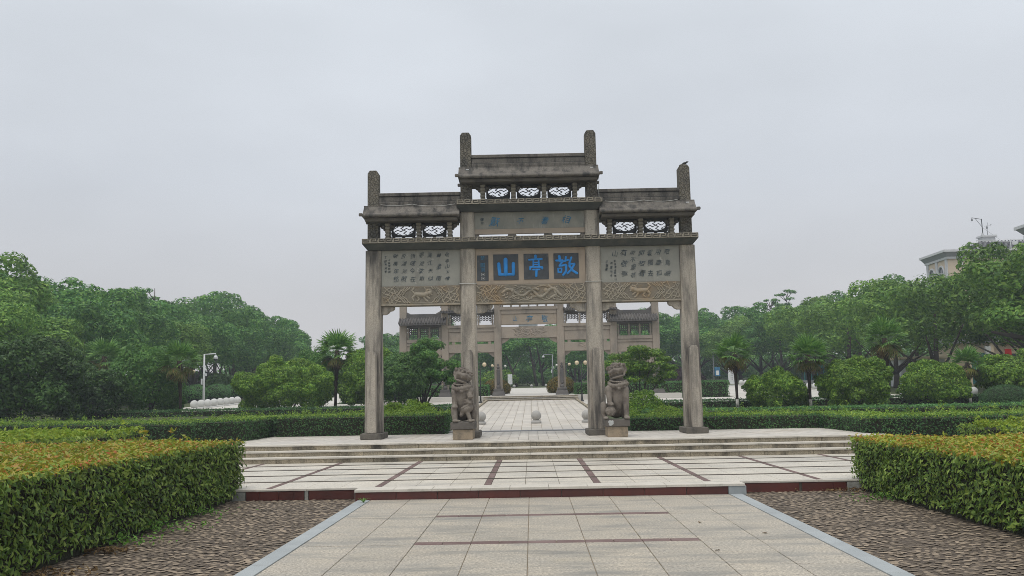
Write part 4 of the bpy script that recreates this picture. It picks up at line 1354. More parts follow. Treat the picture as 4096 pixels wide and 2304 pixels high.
    for k in range(85):                                  # mane curls
        th, ph = rk.uniform(0.1, 2.1), rk.uniform(0, 2 * math.pi)
        d = Vector((math.sin(th) * math.cos(ph), math.sin(th) * math.sin(ph), math.cos(th)))
        if d.y < -0.35 and d.z < 0.75:
            continue
        B((0.235 * d.x, 0.05 + 0.215 * d.y, 0.03 + 0.185 * d.z), rk.uniform(0.026, 0.042))
    rot = Euler((0.06, tilt, yaw)).to_matrix()
    for i in range(n0, len(L.v)):
        L.v[i] = tuple(rot @ Vector(L.v[i]) + Vector((hx, 0.24, hz)))
    return remeshed(L, "lion_body", 0.0105, M['lion'], 0)

for which, x, y, lab in ((0, -1.82, 24.12, "grey stone lion with open mouth and a cub under its paw, left of the path"),
                         (1, 2.21, 24.12, "brownish stone lion resting its paw on a ball, right of the path")):
    rt = thing("guardian_lion", lab, "stone lion", (x, y, PZ))
    plinth(rt, which == 1)
    o = put("lion_body", lion(which), M['lion'], rt)
    o.location = (0, 0.0, 0.453)

# ================================================================ stone balls
def ball_bollard(r, m, foot):
    t = thing("stone_ball_bollard", "x", "bollard")
    MB().ball((0, 0, foot + r * 0.93), r, 28, 18).build("ball", m, t, smooth=True)
    MB().lathe([(r * 1.02, 0), (r * 1.02, foot * 0.55), (r * 0.82, foot), (r * 0.45, foot + r * 0.10)], n=24).build("foot", m, t, bevel=0.004)
    return t
grp = "granite ball bollards across the back path"
pb = ball_bollard(0.178, M['ball'], 0.10)
pb["label"], pb["group"] = "round granite ball on a low foot in the middle of the path", grp
pb.location = (0.135, 32.6, Gp(32.6))
copy_tree(pb, "granite ball bollard partly hidden behind the left lion and column", (-1.80, 32.5, Gp(32.5)), 0, (1, 1, 1), grp)
copy_tree(pb, "granite ball bollard partly hidden behind the right inner column", (1.90, 32.5, Gp(32.5)), 0, (1, 1, 1), grp)
pf = ball_bollard(0.165, M['ball'], 0.02)
g2 = "small far ball bollards at the end of the path"
for i, (px, lab) in enumerate(((-0.93, "left one of three tiny round bollards where the far path ends"), (0.88, "middle one of three tiny round bollards where the far path ends"), (2.42, "right one of three tiny round bollards where the far path ends"))):
    loc = (px - 0.9, 96.2, Fp(96.2))
    if i == 0:
        pf["label"], pf["group"], pf.location = lab, g2, loc
    else:
        copy_tree(pf, lab, loc, 0, (1, 1, 1), g2)
pw = ball_bollard(0.235, M['ball_white'], 0.06)
g3 = "white ball bollards along the left plaza edge"
ords = ("nearest", "second", "third", "fourth", "fifth", "sixth", "seventh", "eighth")
for k in range(8):
    y = 53.5 + 1.0 * k
    lab = ("white round bollard, %s from the front in the row by the left plaza" % ords[k]) if k else "white round bollard at the near end of the row by the left plaza"
    loc = (-19.65 + 0.04 * k, y, Gz(y))
    if k == 0:
        pw["label"], pw["group"], pw.location = lab, g3, loc
    else:
        copy_tree(pw, lab, loc, 0, (1, 1, 1), g3)
g4 = "white ball bollards along the right plaza edge"
for k, (x, y, lab) in enumerate(((20.75, 52.4, "left one of two white balls beside the palm trunk near the right lawn"), (21.3, 53.4, "right one of two white balls beside the palm trunk near the right lawn"),
                                 (24.0, 50.8, "white ball behind the thin right palm with the leaning crown"))):
    copy_tree(pw, lab, (x, y, Gz(y)), 0, (1, 1, 1), g4)
for k in range(4):
    y = 66.4 + 1.15 * k
    copy_tree(pw, "white ball in the row behind the second right palm, %s from the front" % ords[k], (20.7 - 0.12 * k, y, Gz(y)), 0, (1, 1, 1), g4)
for k in range(4):
    y = 82.6 + 1.15 * k
    copy_tree(pw, "far white ball in the row behind the first right palm, %s from the front" % ords[k], (19.9 - 0.16 * k, y, Gz(y)), 0, (1, 1, 1), g4)
for sx, lab in ((20.6, "right"), (-20.6, "left")):
    slab_sheet("plaza_kerb", sx - 0.3 if sx > 0 else sx - 0.1, sx + 0.4 if sx > 0 else sx + 0.6, 50.6, 90.0, lambda y: Gz(y) + 0.06, M['plaza'], 0.2)

# ================================================================ the far gateway
FY = 58.5
far = thing("far_gateway", "distant pale stone gateway of six posts with dark tiled roofs, seen between the near columns", "gateway", (0, FY, 0))
FXS = (-8.12, -5.45, -2.09, 1.91, 5.26, 7.93)
FT = (7.55, 8.0, 9.2, 9.2, 8.0, 7.55)
for x, t in zip(FXS, FT):
    MB().chamfer_post(x, 0, 0.50, 0.50, 1.6, 0.44, 0.44, t, 0.04).build("column", M['gate2'], far, bevel=0.01)
    d = MB().frustum((x - 0.42, x + 0.42, -0.75, 0.75), 1.62, (x - 0.34, x + 0.34, -0.6, 0.6), 1.95)
    d.box(x - 0.30, x + 0.30, -0.52, 0.52, 1.951, 2.12)
    d.build("column_base", M['gate2_dark'], far, bevel=0.03)
    e = MB()
    for z, r in ((2.22, 0.14), (2.45, 0.11), (3.25, 0.12), (3.45, 0.10), (3.62, 0.07)):
        e.ball((x, -0.36, z), (r, r * 0.8, r), 10, 8)
    e.box(x - 0.11, x + 0.11, -0.44, -0.26, 2.5, 3.2)
    e.build("drum_stone", M['gate2_dark'], far, smooth=False, bevel=0.01)

def tiled_roof(x0, x1, ze, zr, curl=True):
    mb = MB().prism_x([(-0.72, ze), (0.72, ze), (0.70, ze + 0.10), (0.2, zr - 0.30), (-0.2, zr - 0.30), (-0.70, ze + 0.10)], x0, x1)
    r = mb.build("roof_slab", M['gate2_dark'], far)
    n = int((x1 - x0) / 0.17)
    for i in range(n + 1):
        x = x0 + (x1 - x0) * i / n
        for s in (-1, 1):
            MB().tube([(x, s * 0.74, ze + 0.10), (x, s * 0.2, zr - 0.27)], 0.052, 6).build("roof_tile_roll", M['gate2_dark'], r, smooth=True)
    rm = MB().box(x0 + 0.18, x1 - 0.18, -0.11, 0.11, zr - 0.32, zr)
    if curl:
        for s, xe in ((-1, x0 + 0.25), (1, x1 - 0.25)):
            rm.tube([(xe - s * 0.35, 0, zr - 0.06), (xe - s * 0.1, 0, zr + 0.06), (xe + s * 0.05, 0, zr + 0.25), (xe + s * 0.02, 0, zr + 0.42), (xe - s * 0.1, 0, zr + 0.45)], [0.10, 0.11, 0.09, 0.08, 0.05], 8)
    rm.build("roof_ridge", M['gate2_dark'], far)

def pierced(x0, x1, z0, z1, n):
    """row of pierced panels between little posts"""
    w = (x1 - x0) / n
    for i in range(n + 1):
        x = x0 + w * i
        mb = MB()
        hh = (z1 - z0) / 3
        for k in range(3):
            mb.box(x - 0.055, x + 0.055, -0.12, 0.12, z0 + hh * k + 0.002, z0 + hh * k + hh * 0.7).box(x - 0.035, x + 0.035, -0.09, 0.09, z0 + hh * k + hh * 0.7 + 0.001, z0 + hh * (k + 1))
        mb.build("bracket_post", M['gate2'], far)
    for i in range(n):
        a, b = x0 + w * i + 0.07, x0 + w * (i + 1) - 0.07
        mb = MB()
        zm = z0 + (z1 - z0) * 0.42
        k = 0
        for ix in range(4):
            for iz in range(3):
                cx, cz = a + (b - a) * (ix + 0.5) / 4, zm + (z1 - zm) * (iz + 0.5) / 3
                r = min((b - a) / 8, (z1 - zm) / 6) * 1.05
                pts = [(cx + r * math.cos(t * math.pi / 4), -0.0, cz + r * math.sin(t * math.pi / 4)) for t in range(9)]
                k += 1
                mb.tube(pts, 0.026 + 0.0003 * k, 5, False)
        mb.box(a, b, -0.03, 0.03, z1 - 0.08, z1 - 0.002).box(a, a + 0.06, -0.035, 0.035, z0 + 0.12, z1 - 0.081).box(b - 0.06, b, -0.035, 0.035, z0 + 0.12, z1 - 0.081)
        mb.build("pierced_panel", M['gate2_dark'], far)

def bar(name, x0, x1, z0, z1, d, m=None):
    return MB().box(x0, x1, -d, d, z0, z1).build(name, m or M['gate2'], far, bevel=0.012)
for (a, b) in ((0, 1), (4, 5)):
    x0, x1 = FXS[a] + 0.235, FXS[b] - 0.235
    tiled_roof(x0 - 0.42, x1 + 0.30, 6.20, 6.95)
    bar("roof_beam", x0, x1, 6.08, 6.195, 0.2, M['gate2_dark'])
    pierced(x0 + 0.08, x1 - 0.08, 5.33, 6.08, 3)
    bar("ledge_beam", x0, x1, 5.10, 5.32, 0.26)
    bar("moulding_beam", x0, x1, 4.92, 5.095, 0.20)
    bar("plain_panel", x0, x1, 4.30, 4.915, 0.14)
    for t in (0.06, 0.36, 0.66, 0.94):
        x = x0 + (x1 - x0) * t
        bar("panel_foot", x - 0.09, x + 0.09, 4.122, 4.295, 0.13)
    bar("lower_beam", x0, x1, 3.55, 4.12, 0.2)
for (a, b) in ((1, 2), (3, 4)):
    x0, x1 = FXS[a] + 0.235, FXS[b] - 0.235
    tiled_roof(x0 - 0.42, x0 + 0.62, 6.95, 7.35, False) if a == 1 else tiled_roof(x1 - 0.62, x1 + 0.42, 6.95, 7.35, False)
    tiled_roof(x1 - 0.72, x1 - 0.02, 6.95, 7.45, False) if a == 1 else tiled_roof(x0 + 0.02, x0 + 0.72, 6.95, 7.45, False)
    bar("roof_beam", x0, x1, 6.84, 6.945, 0.2, M['gate2_dark'])
    pierced(x0 + 0.08, x1 - 0.08, 6.18, 6.84, 3)
    bar("ledge_beam", x0 - 0.12, x1 + 0.12, 5.98, 6.17, 0.27)
    bar("moulding_beam", x0, x1, 5.74, 5.975, 0.19)
    bar("plain_panel", x0, x1, 5.12, 5.735, 0.14)
    for t in (0.1, 0.5, 0.9):
        x = x0 + (x1 - x0) * t
        bar("panel_foot", x - 0.1, x + 0.1, 4.962, 5.115, 0.13)
    lb = bar("lower_beam", x0, x1, 4.42, 4.96, 0.2)
    mb = MB()
    rr = random.Random(a)
    xm = (x0 + x1) / 2
    for k in range(26):
        x, z, t = xm + rr.uniform(-0.55, 0.55), rr.uniform(4.50, 4.88), rr.uniform(0, 6.28)
        mb.capsule((x, -0.20, z), (x + 0.13 * math.cos(t), -0.20, z + 0.10 * math.sin(t)), 0.032, 0.02, 8)
    mb.build("relief_carving", M['gate2'], lb, smooth=True)
    for s, xe in ((1, x0), (-1, x1)):
        MB().prism_y([(xe, 4.415), (xe + s * 0.42, 4.415), (xe + s * 0.30, 4.30), (xe + s * 0.12, 4.16), (xe, 4.12)][::(-1 if s > 0 else 1)], -0.09, 0.09).build("beam_bracket", M['gate2'], far)
x0, x1 = FXS[2] + 0.235, FXS[3] - 0.235
tiled_roof(x0 - 0.35, x1 + 0.35, 8.15, 8.75)
bar("roof_beam", x0, x1, 8.02, 8.145, 0.2, M['gate2_dark'])
pierced(x0 + 0.08, x1 - 0.08, 7.30, 8.02, 6)
bar("ledge_beam", x0 - 0.1, x1 + 0.1, 7.10, 7.29, 0.28)
bar("moulding_beam", x0, x1, 6.84, 7.095, 0.2)
cb = bar("name_panel", x0, x1, 6.16, 6.835, 0.15, M['peach'])
text_mesh([("山", -0.98, 6.52, 0.36), ("亭", -0.05, 6.50, 0.46), ("敬", 0.93, 6.50, 0.46)], M['blue_faded'], cb, -0.158, 0.1, 0.0, 0.8)
bar("blue_grey_plaque", -0.75, 0.45, 6.035, 6.155, 0.13, M['border'])
lb = bar("carved_beam", x0, x1, 5.30, 6.02, 0.2)
mb = MB()
rr = random.Random(12)
for k in range(80):
    x, z, t = -0.08 + rr.uniform(-0.95, 0.95), rr.uniform(5.40, 5.94), rr.uniform(0, 6.28)
    mb.capsule((x, -0.2, z), (x + 0.17 * math.cos(t), -0.2, z + 0.11 * math.sin(t)), 0.04, 0.022, 8)
mb.build("relief_carving", M['gate2'], lb, smooth=True)
for s, xe in ((1, x0), (-1, x1)):
    MB().prism_y([(xe, 5.295), (xe + s * 0.52, 5.295), (xe + s * 0.35, 5.12), (xe + s * 0.14, 5.0), (xe, 4.96)][::(-1 if s > 0 else 1)], -0.09, 0.09).build("beam_bracket", M['gate2'], far)

# ================================================================ lamps, camera poles, signs
def globe_lamp(h, m, arm=0.25, r=0.125):
    t = thing("globe_lamp", "x", "street lamp")
    MB().tube([(0, 0, 0.0), (0, 0, 0.12), (0, 0, 0.5), (0, 0, h + 0.12)], [0.07, 0.055, 0.035, 0.026], 10).build("pole", M['black_metal'], t, smooth=True)
    MB().lathe([(0.12, 0), (0.12, 0.04), (0.07, 0.10)], n=14).build("pole_foot", M['black_metal'], t)
    for s in (-1, 1):
        a = MB().tube([(0, 0, h + 0.02), (s * arm * 0.6, 0, h + 0.13), (s * arm, 0, h + 0.17), (s * arm, 0, h + 0.10)], 0.014, 6).build("lamp_arm", M['black_metal'], t, smooth=True)
        MB().ball((s * arm, 0, h), r, 18, 12).build("globe", m, a, smooth=True)
    return t
g5 = "black posts with pairs of cream globe lamps"
gl = globe_lamp(2.25, M['globe'])
gl["group"] = g5
gl["label"] = "black lamp post with cream globes between the left inner column and the far gateway"
gl.location = (-3.02, 54.4, Gz(54.4) + 0.005)
copy_tree(gl, "nearest black lamp post with two cream globes left of the right inner column", (2.93, 54.2, Gz(54.2) + 0.005), 0, (1, 1, 1), g5)
copy_tree(gl, "second black lamp post with cream globes behind the far gateway's left inner post", (-2.92, 75, G(75)), 0, (1, 1, 1), g5)
copy_tree(gl, "second black lamp post with cream globes right of the far gateway's inner post", (2.85, 75, G(75)), 0, (1, 1, 1), g5)
gw = globe_lamp(2.25, M['globe_white'])
gw["group"], gw["label"], gw.location = g5, "small far lamp with white globes beyond the ochre dome on the right", (2.9, 96, G(96)), 
copy_tree(gw, "small far lamp with white globes beyond the ochre dome on the left", (-2.95, 96, G(96)), 0, (1, 1, 1), g5)
copy_tree(gl, "globe lamp half hidden in the dark trees behind the left palms", (-24.6, 66, G(66)), 0.5, (1, 1, 1), g5)
copy_tree(gl, "lamp post with cream globes under the trees above the rightmost bushes", (31.2, 58, G(58)), 0.1, (1.5, 1.5, 1.42), g5)

def camera_pole(h, arm, s, lab, loc, m):
    t = thing("camera_pole", lab, "camera pole", loc)
    MB().tube([(0, 0, 0), (0, 0, h * 0.5), (0, 0, h)], [0.075, 0.065, 0.05], 12).build("pole", m, t, smooth=True)
    MB().tube([(0, 0, h - 0.03), (s * arm, 0, h + 0.02), (s * arm, 0, h - 0.10)], 0.035, 8).build("arm", m, t, smooth=True)
    c = MB().lathe([(0.07, 0.0), (0.13, -0.1), (0.14, -0.22)], (s * arm, 0, h - 0.10), 14).build("camera_dome", M['white_metal'], t, smooth=True)
    MB().ball((s * arm, 0, h - 0.33), 0.11, 14, 8).build("camera_lens", M['glass'], c, smooth=True)
    MB().box(-0.17, -0.075, -0.08, 0.08, h * 0.42, h * 0.53).build("equipment_box", M['white_metal'], t, bevel=0.01)
    MB().box(0.08, 0.16, -0.07, 0.07, h * 0.58, h * 0.63).build("equipment_box", M['white_metal'], t, bevel=0.01)
    return t
camera_pole(3.30, 0.72, 1, "white camera pole with one arm in front of the dark left wood", (-20.65, 57.8, G(57.8)), M['white_metal'])
camera_pole(3.4, 0.95, -1, "slim grey camera pole with its arm pointing left, beyond the far gateway", (2.25, 97.5, G(97.5)), M['grey_metal'])

sb = thing("notice_board", "tall white tapering notice board behind the first right palm trunk", "sign", (18.15, 84.0, G(84)))
MB().prism_y([(-0.34, 0.55), (-0.17, 0.22), (0.17, 0.22), (0.34, 0.55), (0.34, 1.75), (0.17, 2.05), (-0.17, 2.05), (-0.34, 1.75)], -0.04, 0.04).build("sign_plate", M['white_metal'], sb, bevel=0.01)
MB().prism_y([(-0.32, 0.13), (-0.18, -0.08), (0.18, -0.08), (0.32, 0.13)], -0.05, 0.05).build("sign_foot", M['white_metal'], sb)
mb = MB()
for k in range(7):
    z = 1.62 - 0.16 * k
    mb.box(-0.06, 0.06, -0.045, -0.041, z, z + 0.02).box(-0.01, 0.012, -0.0445, -0.0412, z - 0.05, z + 0.05).box(-0.05, 0.05, -0.0446, -0.0413, z - 0.045, z - 0.03)
mb.build("faint_marks", M['ink'], sb)
s2 = thing("blue_sign", "small blue notice on a thin post beside the dark maroon dome", "sign", (16.95, 84.5, G(84.5)))
MB().box(-0.25, 0.25, -0.03, 0.03, 0.95, 1.75).build("sign_plate", M['blue_sign'], s2, bevel=0.01)
MB().prism_y([(-0.14, 1.05), (0.14, 1.05), (0.12, 1.45), (-0.12, 1.45)], -0.036, -0.031).build("sign_picture", M['white_metal'], s2)
MB().tube([(-0.33, 0, 0), (-0.33, 0, 2.9)], 0.035, 8).build("post", M['grey_metal'], s2)
s3 = thing("white_box_sign", "small white upright panel beside the far gateway's left inner post", "sign", (-2.05, 88, G(88)))
MB().box(-0.22, 0.22, -0.05, 0.05, 0.5, 1.45).build("sign_plate", M['white_metal'], s3, bevel=0.01)
MB().tube([(0, 0, 0), (0, 0, 0.5)], 0.04, 8).build("post", M['grey_metal'], s3)
kz = thing("teal_kiosk", "small teal glass kiosk behind the second right palm", "kiosk", (26.6, 88, G(88)))
MB().box(-0.95, 0.95, -0.6, 0.6, 0, 0.35).build("base", M['grey_trim'], kz)
MB().box(-0.9, 0.9, -0.55, 0.55, 0.352, 1.45).build("glazing", M['glass'], kz)
for x in (-0.9, -0.3, 0.3, 0.9):
    MB().box(x - 0.05, x + 0.05, -0.6, -0.552, 0.352, 1.45).build("mullion", M['teal'], kz)
MB().box(-1.05, 1.05, -0.75, 0.75, 1.452, 1.75).build("roof", M['teal'], kz, bevel=0.02)

# ================================================================ buildings behind the right trees
def arch_pts(w, h, n=12):
    return [(-w, 0), (w, 0), (w, h)] + [(w * math.cos(math.pi * i / n), h + w * math.sin(math.pi * i / n)) for i in range(1, n)] + [(-w, h)]
bl = thing("cream_building", "cream building with grey eaves, arched windows and railed dark hip roof above the trees", "building", (41.0, 90.0, G(90)))
bz = G(90)
H = 14.15 - bz
DB = 4.8
MB().box(0, 22, 0, DB, 0, H).build("wall", M['cream'], bl)
for z0, z1, o, m in ((H - 0.02, H + 0.20, 0.15, 'white_trim'), (H + 0.20, H + 0.62, 0.42, 'grey_trim'), (H + 0.62, H + 0.84, 0.52, 'white_trim')):
    if m == 'grey_trim':
        MB().frustum((-0.17, 22.2, -0.17, DB + 0.17), z0 + 0.001, (-0.44, 22.5, -0.44, DB + 0.44), z1).build("cornice_cove", M[m], bl)
    else:
        MB().box(-o, 22 + o, -o, DB + o, z0 + 0.002, z1).build("cornice_band", M[m], bl)
zt = H + 0.84
rf = MB().frustum((1.8, 21.0, 0.5, DB - 0.3), zt + 0.002, (4.4, 17.0, 2.0, 2.9), zt + 1.12).build("roof", M['rooftile'], bl)
tl = MB()
for i in range(56):
    x = 1.95 + 18.8 * i / 55
    t = min(1.0, max(0.0, min((x - 1.8) / 2.6, (21.0 - x) / 4.0)))
    tl.tube([(x, 0.48, zt + 0.03), (x, 0.48 + 1.5 * t, zt + 0.03 + 1.12 * t)], 0.05, 5)
tl.build("roof_tile_rolls", M['rooftile'], rf, kind='stuff')
ch = MB().box(4.55, 5.75, 1.9, 3.0, zt + 0.9, zt + 1.55).build("roof_turret", M['white_trim'], bl)
MB().box(4.42, 5.88, 1.75, 3.15, zt + 1.552, zt + 1.74).build("turret_cap", M['white_trim'], ch)
for x in [3.0 + 1.64 * k for k in range(11)]:
    MB().tube([(x, 0.1, zt), (x, 0.1, zt + 0.97)], 0.035, 6).build("railing_post", M['white_metal'], bl)
for z in (0.08, 0.76, 0.92):
    MB().tube([(3.0, 0.1, zt + z), (19.4, 0.1, zt + z)], 0.028 if z > 0.9 else 0.02, 6).build("rail", M['white_metal'], bl)
mb = MB()
for i in range(1, 137):
    mb.tube([(3.0 + 0.12 * i, 0.1, zt + 0.08), (3.0 + 0.12 * i, 0.1, zt + 0.76)], 0.009, 4)
mb.build("railing_bars", M['white_metal'], bl, kind='stuff')
MB().box(6.4, 6.95, -0.02, 0.04, zt + 0.42, zt + 0.74).build("rail_plate", M['white_metal'], bl)
for yy in (0.75, 2.85):       # arched windows in the side wall
    zb_ = H - 2.3
    ap = arch_pts(0.52, 1.1)
    n_ = len(ap)
    w = put("window", mesh_np("window", [(-0.04, yy + 0.7 - p[0], zb_ + p[1]) for p in ap] + [(0.03, yy + 0.7 - p[0], zb_ + p[1]) for p in ap],
                            [tuple(range(n_)), tuple(range(2 * n_ - 1, n_ - 1, -1))] + [((i + 1) % n_, i, n_ + i, n_ + (i + 1) % n_) for i in range(n_)]), M['glass'], bl)
    ap = arch_pts(0.62, 1.1)
    MB().tube([(-0.05, yy + 0.7 - p[0], zb_ + p[1]) for p in ap[1:] + ap[:1]], 0.11, 6).build("window_frame", M['white_trim'], w)
    MB().box(-0.07, -0.042, yy + 0.67, yy + 0.73, zb_, zb_ + 1.55).box(-0.069, -0.043, yy + 0.2, yy + 1.2, zb_ + 1.0, zb_ + 1.06).build("glazing_bar", M['white_trim'], w)
for yy in (0.25, 2.4, 4.5):
    MB().box(-0.12, -0.002, yy - 0.2, yy + 0.2, 0, H - 0.025).build("pilaster", M['white_trim'], bl)
MB().tube([(1.35, -0.09, 0), (1.35, -0.09, H - 0.1)], 0.075, 8).build("downpipe", M['white_trim'], bl)
MB().box(1.22, 1.48, -0.2, -0.005, H - 0.3, H - 0.05).build("downpipe_head", M['white_trim'], bl)
for k in range(4):
    x = 4.5 + 4.2 * k
    w = MB().box(x, x + 1.6, -0.04, 0.03, H - 4.6, H - 2.0).build("window", M['glass'], bl)
    MB().box(x - 0.15, x, -0.07, -0.001, H - 4.75, H - 1.85).box(x + 1.6, x + 1.75, -0.07, -0.001, H - 4.75, H - 1.85).box(x, x + 1.6, -0.07, -0.041, H - 2.0, H - 1.85).build("window_frame", M['white_trim'], w)

mz = bz + zt + 1.745
mast = thing("roof_camera_mast", "dark mast with a bent arm and camera on top of the roof turret", "mast", (41 + 4.75, 92.3, mz))
MB().tube([(0, 0, 0), (-0.04, 0, 1.72)], 0.042, 8).build("mast_pole", M['black_metal'], mast)
MB().tube([(-0.04, 0, 1.68), (-1.0, 0, 1.86)], 0.034, 8).build("mast_arm", M['grey_metal'], mast)
MB().tube([(0.0, 0, 0.85), (-0.66, 0, 1.78)], 0.024, 6).build("arm_stay", M['grey_metal'], mast)
MB().lathe([(0.04, 0.06), (0.08, -0.02), (0.09, -0.15)], (-1.0, 0, 1.74), 12).ball((-1.0, 0, 1.58), 0.085, 12, 8).build("camera_head", M['grey_metal'], mast)
MB().box(-0.17, -0.05, -0.08, 0.08, 0.02, 0.24).build("control_box", M['white_metal'], mast)
ws = thing("weather_station", "small grey weather station pole beside the dark roof mast", "weather station", (41 + 5.2, 92.3, mz))
MB().tube([(0, 0, 0), (0, 0, 1.02)], 0.03, 8).build("mast_pole", M['grey_metal'], ws)
MB().tube([(-0.28, 0, 0.97), (0.40, 0, 0.99), (0.42, 0, 1.12)], 0.018, 6).build("sensor_arm", M['grey_metal'], ws)
MB().lathe([(0.07, 0.7), (0.085, 0.75), (0.085, 0.9), (0.05, 0.94)], (0, 0, 0), 12).build("radiation_shield", M['grey_metal'], ws)
MB().ball((0.42, 0, 1.15), (0.06, 0.06, 0.035), 10, 6).ball((0.09, 0, 1.28), (0.02, 0.02, 0.055), 8, 6).tube([(0.09, 0, 0.98), (0.09, 0, 1.26)], 0.012, 6).build("sensor", M['grey_metal'], ws)
tag(MB().tube([(41 + 4.78, 92.3, mz + 0.8), (41 + 6.1, 91.6, mz - 0.6), (41 + 6.9, 91.0, mz - 1.1)], 0.012, 5).build("cable", M['grey_metal']), "thin guy cable running down from the roof mast to the railing", "cable")

b2 = thing("tall_cream_building", "corner of a taller cream building with white eaves at the right edge", "building", (42.35, 64.0, G(70)))
H2 = 14.3 - G(70)
MB().box(0, 14, 0, 14, 0, H2).build("wall", M['cream'], b2)
MB().frustum((-0.1, 14, -0.1, 14.1), H2 + 0.002, (-0.6, 14, -0.6, 14.6), H2 + 0.6).build("cornice_cove", M['grey_trim'], b2)
MB().box(-0.7, 14, -0.7, 14.7, H2 + 0.602, H2 + 0.85).build("cornice_band", M['white_trim'], b2)
MB().box(-0.2, 14, -0.2, 14.2, H2 - 0.3, H2 - 0.002).build("cornice_band", M['white_trim'], b2)
MB().box(-0.03, 0.02, 10.5, 12.0, H2 - 4.2, H2 - 1.6).build("window", M['glass'], b2)
MB().tube([(-0.15, 13.6, H2 - 4.5), (-0.15, 13.6, H2 - 1.0)], 0.05, 6).build("rain_pipe", M['white_trim'], b2)

sh = thing("shop_row", "low cream shop fronts with teal doors and a red sign glimpsed under the right trees", "shop", (33.5, 72.0, G(72)))
MB().box(0, 6.2, 0, 4.0, 0, 3.3).build("wall", M['cream'], sh)
MB().box(-0.2, 6.3, -0.4, 4.1, 3.302, 3.75).build("fascia", M['grey_trim'], sh)
for x in (0.1, 1.9, 4.2):
    MB().box(x, x + 0.32, -0.25, -0.002, 0, 3.3).build("pillar", M['cream'], sh)
MB().box(0.5, 0.86, -0.05, -0.003, 0.1, 2.5).box(1.34, 1.8, -0.05, -0.003, 0.1, 2.5).build("door", M['teal'], sh)
MB().box(0.87, 1.33, -0.04, -0.003, 0.1, 2.5).build("pane", M['glass'], sh)
MB().box(2.3, 4.1, -0.05, -0.003, 0.5, 2.4).build("window", M['glass'], sh)
MB().box(4.6, 6.0, -0.05, -0.003, 0.3, 2.4).build("window", M['glass'], sh)
MB().box(3.0, 3.5, -0.32, -0.26, 2.2, 2.75).build("red_sign", M['red_sign'], sh, bevel=0.01)
MB().box(1.45, 1.85, -0.5, -0.28, 2.4, 3.0).build("white_sign", M['white_metal'], sh, bevel=0.01)
gb = thing("white_booth", "low white booth with dark windows under the trees behind the third right palm", "booth", (28.6, 72.0, G(72)))
MB().box(0, 3.4, 0, 2.2, 0, 2.1).build("wall", M['white_trim'], gb)
MB().box(-0.25, 3.65, -0.35, 2.4, 2.102, 2.3).build("roof", M['cream'], gb, bevel=0.02)
for x in (0.75, 1.6, 2.4):
    MB().box(x, x + 0.6, -0.03, 0.02, 0.95, 1.7).build("window", M['glass'], gb)

